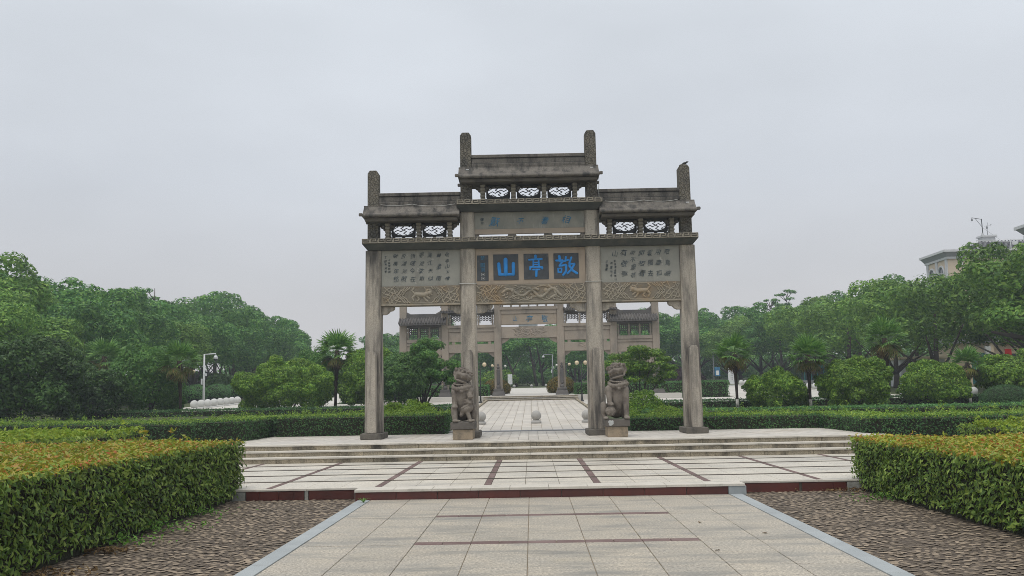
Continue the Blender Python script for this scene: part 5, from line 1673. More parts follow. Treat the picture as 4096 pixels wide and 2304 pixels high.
# ================================================================ hedges
def hedge(name, label, boxes, leaf, mats, dens, size, group=None, wob=0.03, shoots=0, seed=1, depth=0.10, red=False, core=None, bottom=0.0, round_top=0.0):
    """boxes: (cx, cy, angle, lx, ly, z0, z1); dens: leaves per m2 on the sides and on the top; size: (half length, half width)"""
    rng = np.random.default_rng(seed)
    b0 = boxes[0]
    t = thing(name, label, "hedge", (b0[0], b0[1], b0[5]), 0, group)
    off = np.array([b0[0], b0[1], b0[5]])
    cm = MB()
    P, N, Pt, Nt = [], [], [], []
    for (cx, cy, an, lx, ly, z0, z1) in boxes:
        c, s = math.cos(an), math.sin(an)
        R = np.array([[c, -s, 0], [s, c, 0], [0, 0, 1.0]])
        base = np.array([cx, cy, 0.0])
        k = 0.09
        q = np.array([(sx * (lx / 2 - k), sy * (ly / 2 - k), zz) for zz in (z0 - 0.02, z1 - k) for sx, sy in ((-1, -1), (1, -1), (1, 1), (-1, 1))])
        q = q @ R.T + base - off
        cm.add(q, [(3, 2, 1, 0), (4, 5, 6, 7), (0, 1, 5, 4), (1, 2, 6, 5), (2, 3, 7, 6), (3, 0, 4, 7)])
        h = z1 - z0
        for ax, sg, L in ((0, 1, ly), (0, -1, ly), (1, 1, lx), (1, -1, lx)):
            # leave out faces that look away from the viewer
            nrm = np.array([sg if ax == 0 else 0, sg if ax == 1 else 0, 0.0]) @ R.T
            ctr = base + nrm * (lx / 2 if ax == 0 else ly / 2)
            seen = -(nrm[0] * ctr[0] + nrm[1] * ctr[1]) / max(1e-6, np.linalg.norm(ctr[:2]))
            n = int(L * h * dens[0] * (1.0 if seen > -0.25 else 0.15))
            a = rng.uniform(-L / 2, L / 2, n)
            z = z0 + bottom + (h - bottom) * rng.random(n) ** 0.92
            d = np.abs(rng.normal(0, depth, n)) - rng.exponential(0.018, n)
            o = (lx / 2 if ax == 0 else ly / 2) - d + wob * np.sin(a * 3.1 + z * 5) * np.cos(z * 7 + a)
            p = np.stack([o * sg, a, z], 1) if ax == 0 else np.stack([a, o * sg, z], 1)
            nn = np.tile([sg if ax == 0 else 0.0, sg if ax == 1 else 0.0, 0.35], (n, 1)) + rng.normal(0, 0.5, (n, 3))
            P.append(p @ R.T + base - off)
            N.append(unit(nn) @ R.T)
        n = int(lx * ly * dens[1])
        a, bq = rng.uniform(-lx / 2, lx / 2, n), rng.uniform(-ly / 2, ly / 2, n)
        z = z1 - np.abs(rng.normal(0, depth * 0.4, n)) + rng.exponential(0.016, n) + wob * np.sin(a * 2.3) * np.cos(bq * 2.9)
        z = z - round_top * (np.abs(bq) / (ly / 2)) ** 3
        nn = np.tile([0, 0, 1.0], (n, 1)) + rng.normal(0, 0.6, (n, 3))
        Pt.append(np.stack([a, bq, z], 1) @ R.T + base - off)
        Nt.append(unit(nn))
        # sprouting shoots
        m = int(shoots * lx)
        for _ in range(m):
            sx, sy = rng.uniform(-lx / 2, lx / 2), rng.uniform(-ly / 2, ly / 2)
            hh = rng.uniform(0.05, 0.2) * (1.0 + (rng.random() < 0.15))
            k = int(hh / 0.016) + 3
            zz = z1 + rng.uniform(-0.05, hh, k)
            sp = 0.028 + 0.02 * rng.random()
            pp = np.stack([sx + rng.normal(0, sp, k), sy + rng.normal(0, sp, k), zz], 1)
            Pt.append(pp @ R.T + base - off)
            Nt.append(unit(rng.normal(0, 0.8, (k, 3)) + np.array([0, 0, 0.5])))
    cm.build("shade_core", core or M['inner_shade'], t)  # solid dark boxes inside the leaves, standing in for the hedge's shaded depth
    f = put("foliage", leaves("foliage", np.concatenate(P), np.concatenate(N), size[0], size[1], rng, 0.5), mats[0], t)
    g = put("new_growth", leaves("new_growth", np.concatenate(Pt), np.concatenate(Nt), size[0], size[1], rng, -0.3), mats[1], t)
    return t

hm = (M['lf_hedge'], M['lf_red'])
hedge("hedge", "waist-high clipped hedge with orange-red tips along the left cobble strip", [(-9.05, 10.7, 0, 7.9, 11.4, 0, 0.985)], None, hm, (960, 900), (0.044, 0.0165), "red-tipped hedges flanking the approach", 0.035, 3, 21, 0.075, bottom=0.05)
hedge("hedge", "waist-high clipped hedge with orange-red tips along the right cobble strip", [(9.45, 10.7, 0, 7.9, 11.2, 0, 0.84)], None, hm, (960, 900), (0.044, 0.0165), "red-tipped hedges flanking the approach", 0.035, 3, 22, 0.075, bottom=0.05)
gm = (M['lf_hedge_fine'], M['lf_lime'])
hedge("hedge", "loose yellow-green shrub hedge behind the left red-tipped hedge", [(-12.6, 19.6, 0, 6.8, 4.6, 0, 1.03)], None, (M['lf_hedge'], M['lf_lime']), (500, 420), (0.05, 0.02), None, 0.09, 14, 23)
hedge("hedge", "loose yellow-green shrub hedge behind the right red-tipped hedge", [(13.2, 19.3, 0, 7.0, 4.4, 0, 0.86)], None, (M['lf_hedge'], M['lf_lime']), (500, 420), (0.05, 0.02), None, 0.09, 16, 24)
dm = (M['lf_hedge_fine'], M['lf_hedge_top'])
hedge("hedge", "long dark clipped hedge behind the platform left of the gateway", [(-5.25, 29.25, 0.0, 5.3, 2.3, 0.45, 1.19), (-8.75, 28.0, 0, 1.6, 4.4, 0.3, 1.17), (-15.6, 29.4, -0.32, 13.6, 2.2, 0.2, 1.10)], None, dm, (750, 420), (0.034, 0.014), None, 0.03, 22, 25)
hedge("hedge", "long dark clipped hedge behind the platform right of the gateway", [(5.75, 28.75, -0.04, 5.7, 2.2, 0.45, 1.01), (9.2, 26.6, 0, 1.5, 5.6, 0.1, 1.0), (15.6, 26.6, 0.24, 12.6, 2.3, 0.1, 0.98)], None, dm, (750, 420), (0.034, 0.014), None, 0.03, 18, 26)
hedge("hedge", "low clipped hedge in a thin line behind the right platform hedge", [(14.0, 33.4, 0.0, 20.0, 1.5, 0.5, 1.07)], None, (M['lf_hedge_fine'], M['lf_mid_hedge']), (420, 300), (0.04, 0.017), None, 0.02, 0, 27)
hedge("hedge", "low dark hedge under the right palms and round bushes", [(13.6, 44.6, 0.0, 19.0, 1.6, 0.9, 1.30)], None, (M['lf_hedge_fine'], M['lf_hedge_fine']), (300, 220), (0.05, 0.02), None, 0.03, 0, 28)
hedge("hedge", "low dark hedge in front of the left palms and white balls", [(-12.6, 45.4, 0.0, 18.5, 1.6, 0.85, 1.28)], None, (M['lf_hedge_fine'], M['lf_hedge_fine']), (300, 220), (0.05, 0.02), None, 0.03, 0, 29)
hedge("hedge", "fresh green box hedge left of the far gateway steps", [(-7.4, 58.95, 0.0, 9.4, 1.5, 1.35, 2.36)], None, (M['lf_mid_hedge'], M['lf_mid_hedge']), (330, 260), (0.05, 0.02), "box hedges beside the far steps", 0.02, 0, 30)
hedge("hedge", "fresh green box hedge right of the far gateway steps", [(7.5, 58.6, 0.0, 9.6, 1.5, 1.35, 2.36)], None, (M['lf_mid_hedge'], M['lf_mid_hedge']), (330, 260), (0.05, 0.02), "box hedges beside the far steps", 0.02, 0, 31)

# ================================================================ bushes and domes
def bush(name, label, loc, rx, ry, h, mats, seed, lobes=26, lobe_r=0.26, dens=300, leaf=(0.055, 0.028), cat="bush", up=0.12, cone=0.0, rough=0.16, group=None, stems=True):
    rng = np.random.default_rng(seed)
    t = thing(name, label, cat, loc, 0, group)
    lb = billows(rng, (0, 0, h * 0.46), (rx, ry, h * 0.54), max(14, lobes // 2), max(0.26, lobe_r * 1.35), 8, 0.40, -0.75, 0.90)
    if cone:
        lb = [((c[0] * (1 - cone * max(0.0, c[2] / h - 0.2)), c[1] * (1 - cone * max(0.0, c[2] / h - 0.2)), c[2]), r) for c, r in lb]
    P, N = crown_points(rng, lb, dens, 0.10, up, rough)
    keep = P[:, 2] > 0.03
    put("foliage", leaves("foliage", P[keep], N[keep], leaf[0], leaf[1], rng), mats, t)
    st = MB()
    for i in range(5):
        a = rng.uniform(0, 6.28)
        st.tube([(0.1 * rx * math.cos(a), 0.1 * ry * math.sin(a), -0.05), (0.3 * rx * math.cos(a), 0.3 * ry * math.sin(a), h * 0.35), (0.45 * rx * math.cos(a), 0.45 * ry * math.sin(a), h * 0.6)], [0.05, 0.04, 0.02], 6)
    st.build("stem", M['bark'], t, smooth=True)
    return t
def dome(label, loc, r, h, m, seed, leaf=(0.03, 0.014), dens=900, cat="shrub", ry=None, group=None, name="clipped_dome"):
    rng = np.random.default_rng(seed)
    t = thing(name, label, cat, loc, 0, group)
    ry = ry or r
    P, N = crown_points(rng, [((0, 0, h * 0.35), (r, ry, h * 0.65))], dens, 0.05, 0.2, 0.035, -0.9)
    keep = P[:, 2] > 0.0
    put("foliage", leaves("foliage", P[keep], N[keep], leaf[0], leaf[1], rng), m, t)
    MB().ball((0, 0, h * 0.35), (r * 0.9, ry * 0.9, h * 0.57), 16, 10).build("shade_core", M['inner_shade'], t, smooth=True)  # dark ball under the leaves, painted-in shade of the dome's inside
    return t

bush("bush", "big mounded bright green bush in front of the left palm and white balls", (-13.1, 49.2, 1.05), 2.65, 2.2, 2.65, M['lf_bush'], 41, 80, 0.19, 330, (0.06, 0.028), rough=0.10)
bush("bush", "tall pale drooping shrub rising behind the big mounded left bush", (-12.3, 52.6, 1.2), 1.5, 1.3, 3.7, M['lf_maple'], 42, 24, 0.3, 170, (0.085, 0.036), rough=0.24)
bush("conical_bush", "tall rounded conical evergreen bush just left of the near outer column", (-8.9, 51.4, 1.15), 2.05, 1.8, 3.6, M['lf_bush'], 43, 60, 0.24, 280, (0.065, 0.03), cone=0.45)
bush("bush", "dark evergreen bush right behind the near outer left column", (-7.0, 49.0, 1.1), 1.45, 1.4, 3.2, M['lf_dark'], 44, 30, 0.32, 220, (0.07, 0.032), cone=0.25)
bush("bush", "broad dark pointed evergreen between the two left palms", (-19.9, 47.2, 1.05), 2.35, 1.8, 3.55, M['lf_maple'], 45, 52, 0.26, 200, (0.08, 0.036), cone=0.42, rough=0.2)
bush("bush", "huge dark broad-leaved thicket at the left edge behind the hedge", (-22.3, 40.0, 0.75), 2.8, 2.4, 3.8, M['lf_dark'], 46, 60, 0.30, 190, (0.085, 0.042), rough=0.26)
bush("bush", "second dark thicket merging into the left palms", (-21.4, 44.6, 0.9), 1.7, 1.6, 2.5, M['lf_dark'], 47, 40, 0.32, 190, (0.08, 0.04), rough=0.24)
bush("bush", "round green bush right beside the first right palm", (11.1, 42.2, 0.9), 1.45, 1.4, 1.72, M['lf_bush'], 48, 64, 0.20, 420, (0.055, 0.027))
bush("bush", "tall bright rounded bush right of the second right palm", (14.2, 41.0, 0.85), 1.58, 1.5, 2.3, M['lf_bush'], 49, 76, 0.19, 420, (0.055, 0.027))
bush("bush", "rounded pointed bush between the third and fourth right palms", (18.25, 42.4, 0.9), 1.6, 1.5, 1.95, M['lf_bush'], 50, 70, 0.19, 400, (0.055, 0.027), cone=0.25)
bush("bush", "large bright bush at the right edge behind the clipped dome", (22.6, 42.6, 0.9), 2.25, 1.8, 2.3, M['lf_bush'], 51, 80, 0.18, 380, (0.06, 0.03))
bush("bush", "rounded green bush close behind the right stone lion", (4.35, 35.6, 0.68), 0.72, 0.7, 1.12, M['lf_bush'], 52, 26, 0.34, 420, (0.04, 0.02))
dome("bright lime dome on the hedge between the right lion and the outer right column", (4.45, 30.9, 0.55), 0.62, 0.70, M['lf_bush_lime'], 53, (0.035, 0.017), 1500)
bush("shrub", "lime-leaved shrub swelling over the left hedge beside the column", (-4.1, 30.9, 0.55), 1.15, 0.7, 0.98, M['lf_bush_lime'], 54, 22, 0.22, 500, (0.045, 0.02), "shrub")
dome("smooth clipped green dome at the right edge", (18.95, 37.4, 0.75), 0.98, 0.98, M['lf_hedge_fine'], 55, (0.028, 0.013), 1700)
dome("ribbed ochre-tipped dome behind the far gateway's left inner post", (-2.45, 64.5, Fp(64)), 0.98, 1.05, M['lf_orange'], 56, (0.05, 0.02), 700, "shrub")
dome("ribbed ochre-tipped dome behind the far gateway's right inner post", (2.05, 64.5, Fp(64)), 1.0, 1.15, M['lf_orange'], 57, (0.05, 0.02), 700, "shrub")
dome("large dark maroon dome behind the right outer column", (11.6, 71.0, G(71)), 1.75, 1.75, M['lf_maroon'], 58, (0.07, 0.03), 350, "shrub")
for k, (x, y, lab) in enumerate(((-24.4, 66.5, "first"), (-23.3, 68.0, "second"), (-22.7, 70.5, "third"), (-21.8, 73.0, "fourth"))):
    dome("clipped round topiary under the left wood, %s from the left" % lab, (x, y, G(y) + 0.25), 0.98, 1.05, M['lf_mid_hedge'], 60 + k, (0.06, 0.025), 350, "shrub", None, "topiary balls under the left wood")
bush("shrub", "pale green loose shrubs at the foot of the far trees left of the far path", (-3.6, 101.0, G(101)), 2.4, 1.2, 1.5, M['lf_lime'] if False else M['lf_bush'], 66, 20, 0.3, 90, (0.10, 0.05), "shrub")
bush("shrub", "pale green loose shrubs at the foot of the far trees right of the far path", (0.2, 108.0, G(108)), 3.0, 1.2, 1.6, M['lf_maple'], 67, 20, 0.3, 80, (0.10, 0.05), "shrub")

# ================================================================ many-stemmed trees flanking the back path
def stems_tree(label, loc, lobes, stems, m, seed, dens, leaf):
    rng = np.random.default_rng(seed)
    t = thing("many_stemmed_tree", label, "tree", loc)
    P, N = crown_points(rng, lobes, dens, 0.25, 0.35, 0.26, -0.8)
    put("crown", leaves("crown", P, N, leaf[0], leaf[1], rng), m, t)
    for (dx, dz, x0) in stems:
        s = MB()
        pts = [(x0, 0, -0.05)]
        for k in range(1, 6):
            f = k / 5
            pts.append((x0 + dx * f ** 1.15, rng.normal(0, 0.06), dz * f))
        s.tube(pts, [0.06, 0.052, 0.045, 0.036, 0.026, 0.014], 7)
        s.build("stem", M['bark'], t, smooth=True)
        for _ in range(3):
            f = rng.uniform(0.45, 0.85)
            bx, bz = x0 + dx * f ** 1.15, dz * f
            MB().tube([(bx, 0, bz), (bx + rng.uniform(-0.5, 0.5), rng.uniform(-0.4, 0.4), bz + rng.uniform(0.3, 0.7))], [0.022, 0.008], 5).build("branch", M['bark'], t)
    return t
lob = []
rl = np.random.default_rng(70)
for k in range(78):
    a, q = rl.uniform(0, 6.28), rl.random() ** 0.5
    x, y = 2.6 * q * math.cos(a), 1.5 * q * math.sin(a)
    top = 3.1 + 0.75 * math.exp(-((x - 0.7) / 0.9) ** 2) - 0.28 * abs(x) ** 1.2
    z = rl.uniform(1.25, max(1.6, top))
    lob.append(((x, y, z), (rl.uniform(0.38, 0.62), rl.uniform(0.38, 0.6), rl.uniform(0.22, 0.36))))
stems_tree("dark green many-stemmed maple between the left columns, its trunks fanning out", (-6.0, 50.4, G(50.4)), lob, [(-1.5, 2.4, -0.15), (-0.9, 2.7, -0.1), (-0.35, 3.0, -0.03), (0.1, 3.1, 0.03), (0.5, 3.1, 0.08), (1.0, 2.8, 0.12), (1.6, 2.3, 0.18), (-2.1, 1.9, -0.2)], M['lf_maple'], 71, 210, (0.075, 0.036))
lob = []
for k in range(60):
    a, q = rl.uniform(0, 6.28), rl.random() ** 0.5
    x, y = 2.1 * q * math.cos(a), 1.3 * q * math.sin(a)
    z = rl.uniform(1.15, 3.0 - 0.28 * abs(x) ** 1.3)
    lob.append(((x, y, z), (rl.uniform(0.32, 0.55), rl.uniform(0.35, 0.5), rl.uniform(0.16, 0.28))))
stems_tree("airy light green many-stemmed tree behind the right lion", (5.7, 49.2, G(49.2)), lob, [(-1.2, 2.1, -0.1), (-0.4, 2.5, -0.03), (0.1, 2.6, 0.0), (0.7, 2.4, 0.08), (1.5, 1.9, 0.2)], M['lf_bush'], 72, 170, (0.075, 0.034))

# ================================================================ palms
def frond_mesh(name, m, rng, blade=0.55, pet=0.48, nb=16, spread=1.65, droop=0.26, width=0.034):
    v, f = [], []
    def quad(a, b, c, d):
        n = len(v)
        v.extend([a, b, c, d])
        f.append((n, n + 1, n + 2, n + 3))
    w = 0.012
    prev = None
    for i in range(5):          # petiole, gently bent
        t = i / 4
        p = Vector((pet * t, 0, -0.10 * t * t))
        if prev is not None:
            quad(tuple(prev + Vector((0, -w, 0))), tuple(p + Vector((0, -w, 0))), tuple(p + Vector((0, w, 0))), tuple(prev + Vector((0, w, 0))))
        prev = p
    for i in range(nb):
        a = -spread + 2 * spread * i / (nb - 1)
        L = blade * (0.72 + 0.28 * math.cos(a)) * rng.uniform(0.92, 1.05)
        d = Vector((math.cos(a), math.sin(a), 0.12 * math.cos(3 * a)))
        s = Vector((-math.sin(a), math.cos(a), 0))
        lift = 0.4 * width if i % 2 else -0.4 * width
        pts = []
        for k in range(4):
            t = (0.06, 0.4, 0.72, 1.0)[k]
            pts.append(prev + d * L * t + Vector((0, 0, -droop * L * t ** 2.6 * rng.uniform(0.8, 1.2) + 0.05 * L * t)))
        ws = [width * 0.6, width, width * 0.7, 0.002]
        for k in range(3):
            n = len(v)
            v.extend([tuple(pts[k] - s * ws[k] + Vector((0, 0, lift))), tuple(pts[k] + s * ws[k] - Vector((0, 0, lift))),
                      tuple(pts[k + 1] + s * ws[k + 1]), tuple(pts[k + 1] - s * ws[k + 1])])
            f.append((n, n + 1, n + 2, n + 3))
    me = mesh_np(name, np.array(v), np.array(f, dtype=np.int32))
    me.materials.append(m)
    return me
rp = np.random.default_rng(80)
fr_green = [frond_mesh("frond", M['lf_palm'], rp) for _ in range(3)]
fr_old = [frond_mesh("old_frond", M['lf_palm_old'], rp, 0.5, 0.45, 17, 1.6, 0.7) for _ in range(2)]
fr_dead = [frond_mesh("dead_frond", M['dead_leaf'], rp, 0.42, 0.35, 13, 1.2, 1.1) for _ in range(2)]
GP = "windmill palms in the beds"
def palm(label, loc, h, s, seed, lean=0.0, n=30, old=6, dead=4, white=True):
    rng = np.random.default_rng(seed)
    t = thing("palm_tree", label, "palm", loc, rng.uniform(0, 6.28), GP)
    th = h - 0.62 * s
    tr = MB()
    pts = [(0, 0, 0), (lean * 0.2, 0, th * 0.3), (lean * 0.5, 0, th * 0.6), (lean * 0.85, 0, th * 0.88), (lean, 0, th + 0.12 * s)]
    tr.tube(pts, [0.062 * s, 0.058 * s, 0.075 * s, 0.135 * s, 0.09 * s], 10)
    for k in range(16):        # ragged fibre stubs below the crown
        a, z = rng.uniform(0, 6.28), th * rng.uniform(0.66, 0.98)
        x = lean * z / th
        tr.capsule((x + 0.07 * s * math.cos(a), 0.07 * s * math.sin(a), z), (x + 0.16 * s * math.cos(a), 0.16 * s * math.sin(a), z + 0.10 * s), 0.018 * s, 0.008 * s, 5)
    tr.build("trunk", M['palm_bark'], t, smooth=True)
    if white:
        MB().tube([(0, 0, 0.0), (lean * 0.11, 0, th * 0.17)], [0.075 * s, 0.07 * s], 10).build("whitewash_band", M['whitewash'], t, smooth=True)
    def fronds(name, meshes, k, e0, e1, s2):
        for i in range(k):
            az = 2.399 * i + rng.uniform(-0.25, 0.25)
            el = e0 + (e1 - e0) * (i + 0.5) / k + rng.normal(0, 0.08)
            o = bpy.data.objects.new(name, meshes[int(rng.integers(len(meshes)))])
            link(o, t)
            o.location = (lean, 0, th + 0.05 * s)
            o.rotation_mode = 'ZYX'
            o.matrix_local = Matrix.Translation((lean, 0, th + 0.05 * s)) @ Matrix.Rotation(az, 4, 'Z') @ Matrix.Rotation(-el, 4, 'Y') @ Matrix.Rotation(rng.normal(0, 0.25), 4, 'X') @ Matrix.Scale(s * s2 * rng.uniform(0.9, 1.1), 4)
    fronds("frond", fr_green, n, math.radians(82), math.radians(-8), 1.0)
    fronds("old_frond", fr_old, old, math.radians(-5), math.radians(-42), 0.95)
    fronds("dead_frond", fr_dead, dead, math.radians(-55), math.radians(-80), 0.9)
    return t
palm("first right palm, beside the outer right column, with brown hanging dead fronds", (9.40, 42.6, G(42.6)), 3.10, 1.06, 81, 0.05, 20, 6, 7)
palm("second right palm with a full dark fan crown and whitewashed foot", (12.42, 41.6, G(41.6)), 2.92, 1.08, 82, 0.0, 26, 7, 2)
palm("third right palm, the tallest, with ragged skirt in front of the white booth", (17.3, 45.2, G(45.2)), 3.75, 1.22, 83, 0.05, 25, 6, 5)
palm("fourth right palm, small and yellowish, at the right edge", (20.1, 42.9, G(42.9)), 2.35, 0.92, 84, -0.08, 18, 7, 3)
palm("left palm standing free against the sky beside the near outer column", (-11.0, 51.6, G(51.6)), 3.9, 1.35, 85, 0.1, 24, 5, 4, False)
palm("leftmost palm half buried in the dark left thicket", (-23.2, 49.6, G(49.6)), 3.75, 1.28, 86, 0.0, 20, 7, 4, False)
palm("left palm with yellowing fronds beside the white camera pole", (-17.7, 46.3, G(46.3)), 3.35, 1.22, 87, 0.1, 22, 7, 5, False)

# ================================================================ camphor trees
def camphor(seed, m, H=9.0, R=3.6, base=2.2, n_lobe=17, dens=40, leaf=(0.125, 0.06)):
    rng = np.random.default_rng(seed)
    t = thing("camphor_tree", "x", "tree")
    zc, rz = (base + H) / 2, (H - base) / 2
    lobes = billows(rng, (0, 0, zc), (R, R, rz), n_lobe, 0.40, 8, 0.42)
    P, N = crown_points(rng, lobes, dens, 0.10, 0.12, 0.10)
    put("crown", leaves("crown", P, N, leaf[0], leaf[1], rng), m, t)
    tb = MB()
    tb.tube([(0, 0, -0.1), (0.05, 0, base * 0.5), (0.0, 0.1, base), (0.1, 0, zc)], [0.24, 0.20, 0.17, 0.07], 9)
    for i in range(6):
        a = rng.uniform(0, 6.28)
        z0 = base * rng.uniform(0.75, 1.2)
        q = R * rng.uniform(0.5, 0.75)
        tb.tube([(0, 0, z0), (q * 0.4 * math.cos(a), q * 0.4 * math.sin(a), z0 + 0.8), (q * math.cos(a), q * math.sin(a), z0 + rng.uniform(1.6, 3.0))], [0.12, 0.08, 0.03], 7)
    tb.build("trunk", M['bark'], t, smooth=True)
    return t
protos = [camphor(101, M['lf_camphor'], 9.0, 3.6, 0.9), camphor(102, M['lf_camphor'], 9.0, 3.3, 0.7), camphor(103, M['lf_camphor2'], 8.6, 3.9, 1.2), camphor(104, M['lf_camphor2'], 9.0, 3.5, 1.0), camphor(105, M['lf_camphor'], 9.0, 3.0, 0.3, 19)]
used = [False] * len(protos)
rt = np.random.default_rng(9)
def ordinal(k):
    return ("1st", "2nd", "3rd")[k] if k < 3 else "%dth" % (k + 1)
def plant(kind, label, x, y, h, w=1.0, group=None):
    sc = h / 9.0
    rz = rt.uniform(0, 6.28)
    loc, s3 = (x, y, G(y)), (sc * w, sc * w, sc)
    if not used[kind]:
        used[kind] = True
        p = protos[kind]
        p.location, p.rotation_euler, p.scale = loc, (0, 0, rz), s3
        p["label"] = label
        if group:
            p["group"] = group
        return p
    return copy_tree(protos[kind], label, loc, rz, s3, group)
# left wood: a front row receding along x = -28 and a taller row behind it
gL, gR, gC = "camphor trees of the left wood", "camphor trees of the right wood", "camphor trees beyond the far gateway"
for k, (x, y, h, kd) in enumerate(((-29.5, 51, 7.4, 2), (-28.0, 57, 7.6, 0), (-28.6, 63.5, 8.1, 1), (-27.8, 70.5, 7.4, 3), (-28.8, 78, 8.3, 0), (-28.0, 86, 8.4, 1), (-28.6, 94.5, 8.6, 0), (-28.2, 103, 8.8, 4), (-30.0, 110, 8.6, 1))):
    plant(kd, "camphor tree in the front row of the left wood, %s from the left edge" % ordinal(k), x, y, h, 1.12, gL)
for k, (x, y, h, kd) in enumerate(((-34.5, 57.5, 10.2, 2), (-35.5, 64, 10.4, 0), (-34.5, 69, 10.4, 3), (-34.0, 75, 9.6, 1), (-35.0, 82, 9.6, 4), (-34.0, 91, 10.9, 0), (-35.0, 101, 11.2, 1), (-34.2, 110, 10.6, 4), (-34.0, 119, 10.0, 0), (-41, 70, 10.4, 1), (-43, 88, 11.0, 4), (-42, 106, 11.4, 0))):
    plant(kd, "taller camphor tree in the back rows of the left wood, %s from the left edge" % ordinal(k), x, y, h, 1.15, gL)
for k, (x, y, h, kd) in enumerate(((27.6, 47.5, 9.9, 3), (29.2, 55, 9.5, 2), (27.0, 62, 9.2, 3), (27.4, 70, 8.8, 2), (27.0, 79, 8.8, 3), (27.4, 90, 9.0, 2), (27.0, 100, 9.2, 0), (27.2, 110, 9.6, 3), (27.0, 120, 9.8, 1))):
    plant(kd, "camphor tree in the front row of the right wood, %s from the right edge" % ordinal(k), x, y, h, 0.98 if k == 1 else 1.15, gR)
for k, (x, y, h, kd) in enumerate(((33.5, 61, 9.2, 3), (34.0, 82, 10.2, 0), (33.0, 93, 9.8, 2), (33.5, 104, 10.4, 0), (34.0, 116, 10.4, 3), (40.5, 62, 9.5, 2))):
    plant(kd, "camphor tree behind the front row of the right wood, %s from the right edge" % ordinal(k), x, y, h, 1.15, gR)
for k, (x, y, h, kd) in enumerate(((-18.6, 112, 6.4, 4), (-15.5, 113, 7.6, 0), (-9.5, 108, 7.0, 3), (-5.0, 116, 7.4, 1), (0.5, 122, 8.2, 0), (5.8, 113, 7.2, 4), (10.5, 108, 7.6, 0), (14.8, 112, 8.8, 1), (19.5, 116, 9.6, 0), (22.5, 104, 7.6, 3), (-12.0, 124, 9.4, 1), (15.5, 128, 10.4, 4), (-20.5, 128, 7.8, 0), (3.0, 134, 8.4, 1), (22.8, 128, 10.4, 0), (-3.5, 104, 6.6, 1), (4.8, 103, 6.4, 0))):
    plant(kd, "camphor tree beyond the far gateway, %s of that group counted at random depth" % ordinal(k) if False else "camphor tree closing the view beyond the far gateway, %s of that belt from the left" % ordinal(sorted((-18.6/112, -15.5/113, -9.5/108, -5.0/116, 0.5/122, 5.8/113, 10.5/108, 14.8/112, 19.5/116, 22.5/104, -12.0/124, 15.5/128, -20.5/128, 3.0/134, 22.8/128, -3.5/104, 4.8/103)).index(x / y)), x, y, h, 1.2, gC)
# undergrowth closing the foot of the woods
def thicket(name, x0, x1, y0, y1, h, n, m, seed):
    rng = np.random.default_rng(seed)
    P = np.stack([rng.uniform(x0, x1, n), rng.uniform(y0, y1, n), np.zeros(n)], 1)
    P[:, 2] = np.array([G(t) for t in P[:, 1]]) + rng.uniform(0, 1, n) ** 1.4 * h * (0.75 + 0.25 * np.sin(P[:, 0] * 0.9 + P[:, 1] * 0.4))
    o = put(name, leaves(name, P, unit(rng.normal(0, 0.6, (n, 3)) + np.array([0, -0.4, 0.7])), 0.24, 0.12, rng), m)
    o["kind"] = 'stuff'
    return o
thicket("undergrowth", -60, -33, 58, 140, 2.4, 34000, M['lf_dark'], 90)
thicket("undergrowth", -45, 60, 130, 142, 5.0, 90000, M['lf_camphor'], 91)
thicket("undergrowth", 31, 60, 98, 132, 3.0, 24000, M['lf_dark'], 92)
thicket("undergrowth", 28.5, 33, 77, 100, 2.0, 9000, M['lf_dark'], 93)
thicket("undergrowth", -33, -26.5, 66, 128, 2.0, 22000, M['lf_dark'], 94)

# leaning dark trunks under the far trees
for k, (x, y, lean, h, lab) in enumerate(((-1.6, 101, -1.6, 4.6, "thin dark trunk leaning left in the gap under the far gateway"), (0.55, 102, -0.9, 5.2, "thicker dark trunk near the middle of the far gateway's opening"), (1.35, 103, -0.8, 5.0, "thin dark trunk just right of the middle of the far gateway's opening"))):
    t = thing("slim_tree", lab, "tree", (x, y, G(y)))
    tb = MB().tube([(0, 0, -0.1), (lean * 0.25, 0, h * 0.3), (lean * 0.55, 0, h * 0.6), (lean, 0, h)], [0.17, 0.14, 0.10, 0.05], 8)
    tb.tube([(lean * 0.3, 0, h * 0.36), (lean * 0.1 + 0.7, 0.1, h * 0.75)], [0.08, 0.03], 6)
    tb.build("trunk", M['bark'], t, smooth=True)
    rng = np.random.default_rng(200 + k)
    lb = [((lean + rng.uniform(-1.3, 1.3), rng.uniform(-0.8, 0.8), h + rng.uniform(-0.9, 0.9)), (rng.uniform(0.5, 0.9),) * 2 + (rng.uniform(0.35, 0.6),)) for _ in range(10)]
    P, N = crown_points(rng, lb, 34, 0.2, 0.35, 0.2)
    put("crown", leaves("crown", P, N, 0.15, 0.075, rng), M['lf_camphor'], t)
